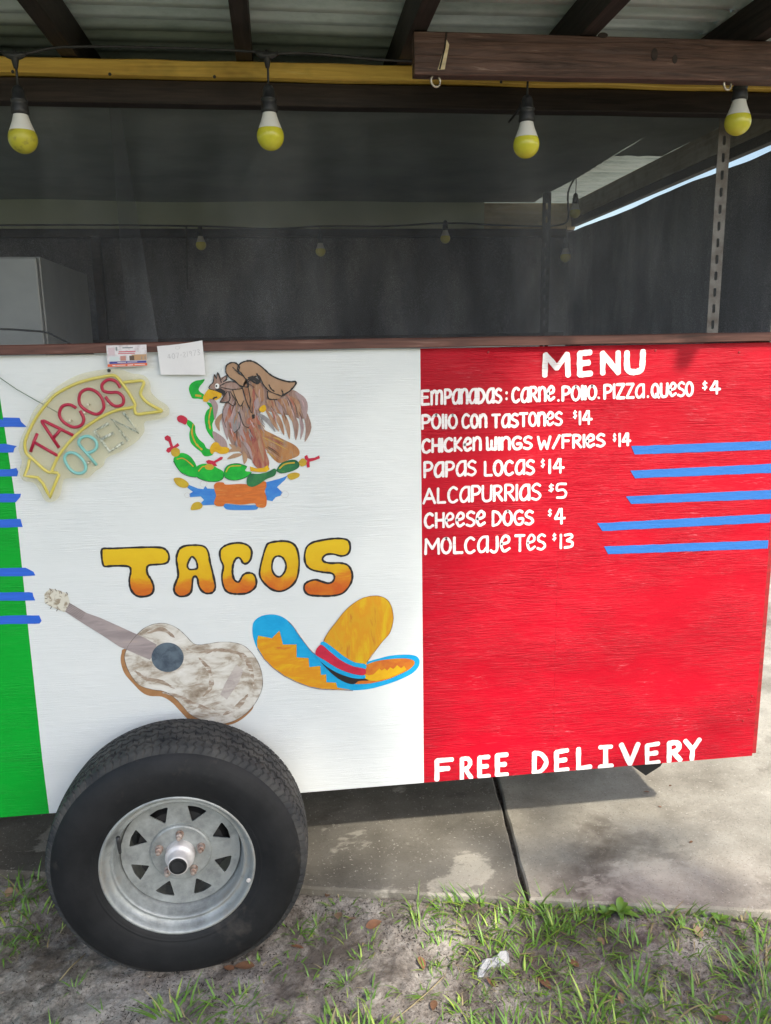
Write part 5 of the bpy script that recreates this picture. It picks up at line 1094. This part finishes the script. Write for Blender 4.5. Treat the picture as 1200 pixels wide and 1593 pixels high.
# ================================================================== STRING LIGHTS
CBY = -0.19
M['bulb_far'] = simple('bulb_far', (0.85, 0.78, 0.16, 1), 0.3)
def bulb_unit(root, x, y, ztee, zb, s=1.0, dirty=False, drop=True, tilt=0.0, tee=True):
    """zb: centre of the yellow globe"""
    sock = lathe([(0.006 * s, 0.112 * s), (0.011 * s, 0.108 * s), (0.0145 * s, 0.100 * s), (0.0155 * s, 0.085 * s), (0.0185 * s, 0.083 * s), (0.0185 * s, 0.078 * s), (0.0165 * s, 0.076 * s), (0.0185 * s, 0.071 * s), (0.0195 * s, 0.058 * s), (0.0195 * s, 0.052 * s), (0.014 * s, 0.050 * s)], 20, (x, y, zb))
    parts = [sock]
    if drop: parts.append(tube([(x, y, ztee), (x + 0.001, y, (ztee + zb + 0.11 * s) / 2), (x, y, zb + 0.108 * s)], 0.0028 * s, 8))
    if tee:
        parts.append(tube([(x - 0.026, y, ztee + 0.012), (x - 0.015, y, ztee + 0.006), (x, y, ztee + 0.002), (x + 0.015, y, ztee + 0.006), (x + 0.026, y, ztee + 0.010)], 0.007, 10, taper=[0.65, 1.0, 1.35, 1.0, 0.65]))
        parts.append(tube([(x, y, ztee + 0.016), (x, y, ztee), (x, y, ztee - 0.022)], 0.0075, 10, taper=[0.5, 1.25, 0.6]))
    so_ = mesh('lamp_socket', *join(*parts), M['black_plastic'], root, smooth=True)
    col = [(0.0150 * s, 0.054 * s), (0.0165 * s, 0.048 * s), (0.0200 * s, 0.036 * s), (0.0255 * s, 0.022 * s), (0.0277 * s, 0.0165 * s), (0.028 * s, 0.015 * s)]
    mesh('bulb_collar', *lathe(col, 28, (x, y, zb)), M['bulb_white'], so_, smooth=True)
    gl_ = [(0.0280 * s, 0.0155 * s)] + [(0.032 * s * math.cos(a), 0.032 * s * math.sin(a)) for a in [math.radians(26 - 116 * k / 12) for k in range(13)]]
    mesh('bulb_globe', *lathe(gl_, 28, (x, y, zb)), M['bulb_dirty'] if dirty else (M['bulb_far'] if s < 1 else M['bulb_yellow']), so_, smooth=True)
SL = thing('string_light', 'black string light with four yellow bulbs along the front rafters', 'string lights', (0, CBY, 2.36))
def pos(px, py, y): p_ = on_y(px, py, y); return p_
bx = [pos(36, 216, CBY), pos(421, 212, CBY), pos(819, 225, CBY), pos(1148, 190, CBY)]
tz = [pos(22, 90, CBY), pos(427, 90, CBY), pos(821, 100, CBY), pos(1150, 100, CBY)]
for i, (b_, t_) in enumerate(zip(bx, tz)):
    bulb_unit(SL, b_.x, CBY, t_.z, b_.z, 1.0, i == 0)
cab = [(-1.3, CBY + 0.01, 2.37), (bx[0].x - 0.2, CBY, 2.362), (bx[0].x - 0.026, CBY, tz[0].z + 0.012)]
for i in range(4):
    a = Vector((bx[i].x + 0.026, CBY, tz[i].z + 0.010))
    if i < 3:
        b_ = Vector((bx[i + 1].x - 0.026, CBY, tz[i + 1].z + 0.012)); up = 0.016 if i == 0 else 0.004
        cab += [tuple(a), tuple(a.lerp(b_, 0.15) + Vector((0, 0.01, up))), tuple(a.lerp(b_, 0.5) + Vector((0, 0.02, up * 1.1 if i == 0 else -0.004))), tuple(a.lerp(b_, 0.85) + Vector((0, 0.01, up * 0.5))), tuple(b_)]
    else: cab += [tuple(a), tuple(a + Vector((0.3, 0, 0.02))), tuple(a + Vector((0.8, 0, 0.03)))]
mesh('cable', *tube(smooth_pts(cab, False, 4), 0.0032, 8), M['black_plastic'], SL, smooth=True)
mesh('cable', *tube(smooth_pts([(v.x, v.y, v.z) for v in (pos(792, 190, 0.0), pos(806, 172, -0.05), pos(812, 160, -0.12))], False, 4), 0.003, 8), M['black_plastic'], SL, smooth=True)
SB = thing('string_light', 'black string light with small yellow bulbs at the rear inside the screened trailer', 'string lights', (0.3, 1.7, 2.3))
RYB = 1.62
rb = [((313, 381), (313, 352)), ((499, 391), (499, 352)), ((693, 371), (693, 345)), ((895, 331), (896, 275)), ((880, 400), (884, 352))]
for i, (g_, t_) in enumerate(rb):
    a = pos(*g_, RYB); b_ = pos(*t_, RYB); bulb_unit(SB, a.x, RYB, b_.z, a.z, 0.72 if i < 3 else 0.78, False, True, tee=False)
path = [(-200, 352), (100, 350), (313, 352), (420, 356), (499, 352), (600, 352), (693, 347), (770, 350), (830, 352), (870, 350), (884, 340), (884, 300), (896, 275), (905, 266), (950, 238)]
mesh('cable', *tube(smooth_pts([tuple(pos(x, y, RYB)) for x, y in path], False, 4), 0.0045, 6), M['black_plastic'], SB, smooth=True)
mesh('cable', *tube(smooth_pts([tuple(pos(x, y, RYB)) for x, y in ((290, 352), (291, 400), (292, 440), (293, 450))], False, 4), 0.004, 6), M['black_plastic'], SB, smooth=True)

# metal cabinet inside on the left
cb = thing('metal_cabinet', 'grey sheet-metal cabinet standing inside the trailer behind the screen at far left', 'cabinet', (-1.05, 0.8, 0.425))
A_ = on_y(62, 398, 0.5); X1 = A_.x - 0.005; Z1 = A_.z
addbox('cabinet_body', (X1 - 0.62, X1, 0.52, 1.15, 0.425, Z1), M['cabinet'], cb, 0.004)
addbox('cabinet_door', (X1 - 0.615, X1 - 0.004, 0.492, 0.5185, 0.47, Z1 - 0.004), M['cabinet'], cb, 0.006)
addbox('door_handle', (X1 - 0.60, X1 - 0.58, 0.460, 0.4915, 1.2, 1.5), M['eye'], cb, 0.004)
cord = thing('power_cord', 'thin black cord draped in front of the grey metal cabinet', 'cord', (-0.8, 0.3, 1.75))
mesh('cable', *tube(smooth_pts([tuple(on_y(x, y, 0.3)) for x, y in ((-120, 512), (0, 512), (40, 514), (72, 517), (90, 525), (112, 536), (130, 545))], False, 5), 0.003, 8), M['black_plastic'], cord, smooth=True)

# ================================================================== GROUND CLUTTER
GREENS = [simple('grass_a', (0.09, 0.20, 0.025, 1), 0.45, col2=(0.15, 0.27, 0.035, 1), scale=20), simple('grass_b', (0.15, 0.30, 0.035, 1), 0.45, col2=(0.10, 0.22, 0.03, 1), scale=20), simple('grass_c', (0.27, 0.38, 0.06, 1), 0.5), simple('grass_dry', (0.30, 0.25, 0.13, 1), 0.7)]
gv, gf, gm = [], [], []
def blade(x, y, z, L, wd, az, lean, curl, mi):
    d = Vector((math.cos(az), math.sin(az), 0)); sd = Vector((-d.y, d.x, 0)); p_ = Vector((x, y, z)); n_ = 5; o_ = len(gv)
    for i in range(n_ + 1):
        t = i / n_; a = lean + curl * t; ww = wd * (1 - t) ** 0.7 * (0.6 + 0.4 * min(1, t * 4)) * 0.5
        up = Vector((0, 0, 1)) * 0.25 * ww
        gv.append(p_ + sd * ww + up); gv.append(p_ - sd * ww + up)
        p_ = p_ + (d * math.sin(a) + Vector((0, 0, math.cos(a)))) * (L / n_)
    for i in range(n_): a = o_ + 2 * i; gf.append((a, a + 1, a + 3, a + 2)); gm.append(mi)
def gpos(px, py): q = on_z(px, py, 0.015); return q.x, q.y
def tuft(px, py, n_, L, spread=0.02, wd=0.0042):
    x, y = gpos(px, py)
    for _ in range(n_):
        az = random.uniform(0, 2 * math.pi); r_ = random.random() ** 0.5 * spread
        bx_, by_ = x + r_ * math.cos(az), y + r_ * math.sin(az)
        if by_ > EDGE(bx_) - 0.006: by_ = EDGE(bx_) - 0.008
        blade(bx_, by_, soil_h(bx_, by_) - 0.004, L * random.uniform(0.5, 1.15), wd * random.uniform(0.6, 1.25), az + random.uniform(-.5, .5), random.uniform(0.3, 1.2), random.uniform(0.3, 1.3), random.choices([0, 1, 2, 3], [4, 6, 1.6, 0.9])[0])
TU = [(10, 1395, 16, .10), (35, 1385, 14, .09), (55, 1410, 16, .10), (15, 1425, 14, .09), (48, 1372, 12, .08), (70, 1428, 8, .07), (30, 1440, 8, .07), (0, 1455, 6, .06),
      (272, 1550, 14, .095), (292, 1572, 12, .08), (255, 1545, 6, .05), (70, 1590, 5, .05), (350, 1535, 9, .06), (378, 1535, 9, .06), (362, 1555, 6, .05), (405, 1480, 7, .04), (415, 1560, 4, .04), (350, 1588, 5, .06),
      (480, 1505, 8, .05), (470, 1445, 8, .05), (455, 1430, 8, .05), (448, 1475, 6, .045), (497, 1430, 7, .05), (530, 1400, 10, .045), (565, 1470, 9, .045), (585, 1412, 6, .03), (575, 1440, 4, .03),
      (540, 1580, 14, .09), (565, 1590, 16, .10), (525, 1560, 8, .07), (590, 1590, 10, .09), (500, 1580, 7, .06),
      (648, 1412, 12, .075), (652, 1440, 8, .07), (690, 1465, 10, .06), (718, 1400, 10, .08), (748, 1402, 16, .09), (705, 1412, 8, .06), (740, 1440, 16, .08), (765, 1470, 14, .075), (775, 1445, 12, .07), (760, 1488, 10, .06), (800, 1468, 8, .06),
      (830, 1410, 20, .10), (855, 1420, 20, .10), (880, 1408, 18, .10), (870, 1445, 14, .07), (840, 1450, 14, .08), (822, 1475, 12, .08), (815, 1500, 10, .07), (900, 1428, 12, .07), (798, 1430, 12, .07), (885, 1460, 10, .06),
      (925, 1428, 12, .05), (985, 1470, 14, .07), (1010, 1478, 10, .07), (1030, 1430, 14, .08), (1018, 1415, 10, .07), (1060, 1425, 12, .07), (1070, 1450, 8, .05), (1000, 1500, 8, .06), (1050, 1480, 8, .05),
      (722, 1552, 12, .055), (735, 1590, 12, .07), (775, 1586, 18, .085), (800, 1590, 14, .08), (860, 1585, 10, .07), (690, 1590, 6, .05), (925, 1545, 14, .10), (915, 1575, 12, .09), (940, 1560, 10, .08), (1000, 1540, 18, .11), (985, 1525, 12, .09), (1030, 1560, 14, .09), (1080, 1545, 12, .08), (1060, 1520, 12, .08), (1090, 1590, 12, .08), (1130, 1560, 12, .08),
      (1125, 1442, 10, .05), (1110, 1425, 8, .06), (1160, 1440, 10, .06), (1175, 1480, 14, .09), (1190, 1500, 16, .10), (1165, 1520, 14, .10), (1195, 1540, 16, .10), (1180, 1570, 14, .09), (1150, 1500, 10, .08), (1200, 1455, 10, .07), (1140, 1590, 10, .08),
      (870, 1520, 7, .05), (900, 1500, 7, .05), (960, 1590, 8, .07), (1020, 1590, 9, .07), (580, 1530, 6, .04), (640, 1575, 4, .05)]
for t_ in TU: tuft(t_[0], t_[1] + 14, int(t_[2] * 1.5), t_[3] * 0.98, 0.026 + t_[3] * 0.28, 0.0070)
for _ in range(230):      # small single sprouts, more on the right
    px = 1250 * random.random() ** 0.75; py = random.uniform(1400, 1620)
    x, y = gpos(px, py)
    if y > EDGE(x) - 0.01 or (abs(x + 0.345) < 0.3 and y > -0.3): continue
    if x < 0.0 and random.random() < 0.75: continue
    tuft(px, py, random.randint(3, 8), random.uniform(.03, .07), 0.01, 0.0045)
for _ in range(5200):     # low mat of short blades and dead straw, in patches
    px = random.uniform(-10, 1240); py = random.uniform(1388, 1615); x, y = gpos(px, py)
    q = noise.noise(Vector((x * 3.1, y * 3.1, 8))) + 0.5 * noise.noise(Vector((x * 11, y * 11, 3))) + (0.28 if x > 0.35 else -0.22)
    if y > EDGE(x) - 0.008 or q < random.uniform(-0.1, 0.45) or (abs(x + 0.345) < 0.33 and -0.3 < y < 0): continue
    dry = random.random() < 0.35
    blade(x, y, soil_h(x, y) - .001, random.uniform(.012, .035) * (1.5 if dry else 1), random.uniform(.002, .0045) * (0.5 if dry else 1), random.uniform(0, 6.28), 1.35 if dry else random.uniform(.5, 1.3), 0.3 if dry else random.uniform(.2, .9), 3 if dry else random.choice((0, 0, 1, 2)))
for _ in range(500):      # off to the sides and in front, for other views
    x = random.uniform(-2.8, 3.6); y = random.uniform(-2.3, -0.4)
    if -1.0 < x < 1.5 and y > -0.62: continue
    if y > EDGE(x) - 0.02: continue
    for _k in range(7):
        az = random.uniform(0, 6.28); blade(x + random.uniform(-.02, .02), y + random.uniform(-.02, .02), soil_h(x, y) - .004, random.uniform(.04, .1), .004, az, random.uniform(.1, .7), random.uniform(.3, 1.2), random.choices([0, 1, 2, 3], [4, 6, 2, 1])[0])
g_ = struct(mesh('grass', gv, gf, mats=GREENS, midx=gm), 'stuff'); tag(g_, 'thin green grass tufts growing out of the sandy soil', 'grass')
# twigs and crumbs in the soil
cv, cf = [], []
for _ in range(9000):
    px = random.uniform(-20, 1230); py = random.uniform(1385, 1610); x, y = gpos(px, py)
    if y > EDGE(x) - 0.004 or noise.noise(Vector((x * 6, y * 6, 2))) + 0.5 * noise.noise(Vector((x * 22, y * 22, 5))) < random.uniform(-0.1, 0.5): continue
    z = soil_h(x, y) + 0.001; r_ = random.uniform(.0007, .0028); az = random.uniform(0, 6.28); ln = r_ * random.uniform(1, 3.5)
    d = Vector((math.cos(az), math.sin(az), random.uniform(-.2, .3))) * ln; s_ = Vector((-math.sin(az), math.cos(az), 0)) * r_ * 0.6; p_ = Vector((x, y, z)); o_ = len(cv)
    cv += [p_ - d, p_ + s_, p_ + d, p_ - s_, p_ + Vector((0, 0, r_))]; cf += [(o_, o_ + 1, o_ + 4), (o_ + 1, o_ + 2, o_ + 4), (o_ + 2, o_ + 3, o_ + 4), (o_ + 3, o_, o_ + 4)]
struct(mesh('soil_crumbs', cv, cf, mats=[simple('crumb_dark', (0.035, 0.026, 0.02, 1), 0.9), simple('crumb_pale', (0.30, 0.25, 0.2, 1), 0.9)], midx=[(i // 4) % 5 == 0 for i in range(len(cf))]), 'stuff')
# dead leaves
LM = [simple('leaf_brown', (0.20, 0.10, 0.05, 1), 0.7, col2=(0.13, 0.07, 0.04, 1), scale=60), simple('leaf_tan', (0.36, 0.25, 0.16, 1), 0.7, col2=(0.26, 0.17, 0.11, 1), scale=60), simple('leaf_orange', (0.26, 0.12, 0.06, 1), 0.7, col2=(0.18, 0.09, 0.05, 1), scale=60)]
def dead_leaf(px, py, L, mi, label, on_slab=False):
    q = on_z(px, py, 0.06 if on_slab else 0.005); x, y = q.x, q.y; z = (0.0605 if on_slab else soil_h(x, y) + 0.004)
    az = random.uniform(0, 6.28); R_ = Matrix.Rotation(az, 3, 'Z') @ Matrix.Rotation(random.uniform(-.4, .4), 3, 'X') @ Matrix.Rotation(random.uniform(-.3, .3), 3, 'Y')
    V = []; n_ = 8
    for i in range(n_ + 1):
        t = i / n_; ww = 0.28 * L * math.sin(math.pi * t ** 0.8) ** 0.8 if 0 < t < 1 else 0.0006
        for s in (-1, 0, 1): V.append(Vector((x, y, z)) + R_ @ Vector(((t - .5) * L, s * ww, 0.18 * L * (abs(s) * 0.5 * math.sin(math.pi * t) + 0.8 * (t - .5) ** 2))) + Vector((0, 0, 0.002)))
    Fc = [(i * 3 + s, i * 3 + s + 1, i * 3 + s + 4, i * 3 + s + 3) for i in range(n_) for s in (0, 1)]
    tag(mesh('dead_leaf', V, Fc, LM[mi], smooth=True), label, 'leaf', 'dead oak leaves on the ground')
for a in ((656, 1497, .042, 2, 'orange brown dead leaf on bare sand below the white panel end'), (764, 1529, .032, 0, 'pinkish brown dead leaf under the crumpled litter'), (935, 1474, .034, 1, 'tan dead leaf between grass tufts right of the slab joint'), (827, 1497, .028, 1, 'small tan dead leaf beside the litter on its right'), (675, 1557, .036, 0, 'dark brown dead leaf low on the sand left of the litter'), (1124, 1578, .045, 0, 'brown dead leaf at the lower right edge among grass'), (1084, 1466, .05, 1, 'flat pale brown dead leaf near the right slab edge'), (967, 1550, .032, 1, 'tan dead leaf in the grass at the lower right middle'),
          (527, 1436, .045, 1, 'long tan dead leaf right of the tyre'), (547, 1442, .034, 1, 'small upright tan leaf next to the long tan one'), (582, 1450, .05, 2, 'reddish tan leaf under the slab edge, third from the tyre'), (510, 1408, .032, 0, 'brown leaf just under the slab edge beside the tyre'), (463, 1472, .04, 2, 'orange curled leaf at the foot of the tyre'), (380, 1498, .06, 0, 'dark leaf clump under the tyre edge'), (356, 1500, .04, 2, 'reddish leaf touching the tyre bottom'), (15, 1400, .04, 1, 'pale leaf in the grass at the left edge'),
          (892, 1503, .04, 0, 'dark brown leaf half under grass at centre right'), (848, 1527, .05, 0, 'broad brown leaf right of the litter'), (1112, 1590, .04, 2, 'reddish leaf at the bottom edge'), (775, 1418, .04, 1, 'leaf lying in the grass at the slab joint')):
    dead_leaf(*a)
for a in ((1006, 1233, .022, 2, 'tiny red brown leaf on the concrete at the shadow corner'), (1075, 1311, .015, 0, 'tiny dark leaf in the middle of the right slab'), (1027, 1256, .012, 2, 'speck of red leaf on the slab below the shadow corner'), (1043, 1223, .012, 2, 'speck of red leaf on the bright slab by the trailer')): dead_leaf(*a, on_slab=True)
# broad-leaved weeds
def weed(px, py, n_, L, label):
    x, y = gpos(px, py); y = min(y, EDGE(x) - 0.02); z = soil_h(x, y); t_ = thing('broadleaf_weed', label, 'weed', (x, y, z), 'broad-leaved weeds at the slab edge')
    for k in range(n_):
        az = 2.4 * k + random.uniform(-.3, .3); el = random.uniform(0.25, 1.0); d = Vector((math.cos(az) * math.cos(el), math.sin(az) * math.cos(el), math.sin(el))); s_ = Vector((-math.sin(az), math.cos(az), 0)); V = []; m_ = 6; l_ = L * random.uniform(.7, 1.2)
        for i in range(m_ + 1):
            t = i / m_; ww = l_ * 0.17 * math.sin(math.pi * min(1, t * 1.0)) ** 0.9 + 0.0008; c_ = Vector((x, y, z)) + d * l_ * t + Vector((0, 0, -0.35 * l_ * t * t))
            V += [c_ - s_ * ww + Vector((0, 0, ww * .4)), c_, c_ + s_ * ww + Vector((0, 0, ww * .4))]
        mesh('leaf', V, [(i * 3 + s, i * 3 + s + 1, i * 3 + s + 4, i * 3 + s + 3) for i in range(m_) for s in (0, 1)], GREENS[0] if k % 2 else GREENS[1], t_, smooth=True)
weed(935, 1418, 9, .05, 'dark broad-leaved weed against the slab edge, left one of the pair'); weed(962, 1432, 9, .055, 'broad-leaved weed right of and below the darker one'); weed(1118, 1440, 7, .04, 'small broad-leaved weed at the right slab edge')
# litter
def litter():
    P = [(742, 1510), (748, 1499), (765, 1492), (780, 1485), (792, 1486), (793, 1494), (784, 1500), (768, 1503), (758, 1508), (752, 1516), (744, 1517)]
    Q = [on_z(a, b_, 0.01) for a, b_ in P]; c_ = sum(Q, Vector((0, 0, 0))) / len(Q); bm = bmesh.new(); rings = []
    for s, h in ((1.0, 0.0), (0.85, 0.010), (0.45, 0.016)):
        rings.append([bm.verts.new((c_.x + (q.x - c_.x) * s, c_.y + (q.y - c_.y) * s, soil_h(q.x, q.y) + 0.002 + h * (1 + 0.9 * noise.noise(q * 60)))) for q in Q])
    for a, b_ in zip(rings[:-1], rings[1:]):
        for i in range(len(Q)): bm.faces.new((a[i], a[(i + 1) % len(Q)], b_[(i + 1) % len(Q)], b_[i]))
    bm.faces.new(rings[-1]); me = bpy.data.meshes.new('crumpled_litter'); bm.to_mesh(me); bm.free()
    m, n, b = newmat('clear_wrapper'); b.inputs['Base Color'].default_value = (0.36, 0.37, 0.39, 1); b.inputs['Roughness'].default_value = 0.25; bump(n, b, noi(n, coords(n), 90, 4, 0.7), 1.0, 0.006)
    me.materials.append(m); o = bpy.data.objects.new('crumpled_litter', me); C.objects.link(o); tag(o, 'crumpled shiny plastic wrapper lying on the soil', 'litter')
litter()
# a loose dry stick on the sand left of the tyre foot and one at the right
for pts, lab in (([(92, 1517), (110, 1500), (133, 1478)], 'thin dry stalk on the sand left of the tyre'), ([(604, 1590), (640, 1560), (670, 1535), (690, 1522)], 'long thin dry stalk on the sand near the bottom centre')):
    q = [on_z(a, b_, 0.0) for a, b_ in pts]; tag(mesh('dry_stalk', *tube([(p_.x, p_.y, soil_h(p_.x, p_.y) + 0.004) for p_ in q], 0.0014, 6), GREENS[3], smooth=True), lab, 'stalk')

# ================================================================== SURROUNDINGS: trees, hedge
LEAFM = [simple('foliage_a', (0.045, 0.085, 0.02, 1), 0.6, col2=(0.08, 0.13, 0.03, 1), scale=3), simple('foliage_b', (0.08, 0.13, 0.035, 1), 0.6)]
BARK = simple('bark', (0.12, 0.095, 0.075, 1), 0.9, col2=(0.06, 0.05, 0.04, 1), scale=6, stretch=(3, 3, 1), bmp=0.02, bscale=12)
def tree(x, y, h, cr, label, clumps=14, leaves=4200, ls=0.13, cz=None, crv=None, seed=1, zscale=0.7):
    r_ = np.random.default_rng(seed); t_ = thing('tree', label, 'tree', (x, y, -0.08)); cz = cz or h * 0.68
    tr_ = [(x, y, -0.1), (x + 0.1, y, h * 0.25), (x - 0.05, y + 0.1, h * 0.5), (x + 0.05, y, h * 0.8)]
    parts = [tube(smooth_pts(tr_, False, 4), 0.05 * h ** 0.9 * 0.55, 10, taper=[1.3 - 1.0 * i / 12 for i in range(13)])]
    cen = []
    for k in range(clumps):
        v_ = r_.normal(size=3); v_ /= np.linalg.norm(v_); v_ *= cr * (0.35 + 0.5 * r_.random()); cen.append((x + v_[0], y + v_[1], cz + v_[2] * zscale))
        if k < 7: parts.append(tube([(x, y, h * (0.3 + 0.05 * k)), (x + v_[0] * .5, y + v_[1] * .5, cz + v_[2] * .3), cen[-1]], 0.05, 6, taper=[1, .6, .3]))
    mesh('trunk', *join(*parts), BARK, t_, smooth=True)
    cc = np.array(cen)[r_.integers(0, clumps, leaves)]; d = r_.normal(size=(leaves, 3)); d /= np.linalg.norm(d, axis=1)[:, None]
    pts = cc + d * (cr * 0.42 * r_.random((leaves, 1)) ** 0.5) * np.array([1, 1, .75])
    a = r_.normal(size=(leaves, 3)); a /= np.linalg.norm(a, axis=1)[:, None]; b_ = np.cross(a, r_.normal(size=(leaves, 3))); b_ /= np.linalg.norm(b_, axis=1)[:, None]
    s = ls * (0.6 + 0.8 * r_.random((leaves, 1)))
    V = np.stack([pts - a * s, pts + b_ * s * .45, pts + a * s, pts - b_ * s * .45], 1).reshape(-1, 3)
    Fc = [(4 * i, 4 * i + 1, 4 * i + 2, 4 * i + 3) for i in range(leaves)]
    mesh('crown', V.tolist(), Fc, mats=LEAFM, midx=(r_.random(leaves) > .6).astype(int).tolist(), parent=t_)
# unseen oak added behind the photographer to shade the left of the place
k_ = 12.5
tree(-2.12 + SUN.x * k_, -0.1 + SUN.y * k_, 8.6, 2.5, 'large leafy oak added out of view to shade the left side', 34, 15000, 0.17, cz=0.75 + SUN.z * k_, seed=3, zscale=0.95)
for i, (x, y, h, cr, lab) in enumerate(((-7, 13, 8, 3.4, 'tall tree far behind the left end of the trailer'), (-1.5, 15, 9, 3.6, 'tall tree straight behind the trailer'), (3.5, 18, 8, 3.4, 'tree behind the right end of the trailer, nearer one'), (17, 13, 7, 3.0, 'rightmost tree beyond the yard'))):
    tree(x, y, h, cr, lab, 16, 3600, 0.2, seed=20 + i)

# a thin young tree, unseen, added to throw dapples over the right slab
tree(1.1 + SUN.x * 6.5, -0.3 + SUN.y * 6.5, 5.6, 0.8, 'slender young tree with a loose crown, added out of view for its dapples', 9, 210, 0.10, cz=0.0 + SUN.z * 6.5, seed=11, zscale=0.7)
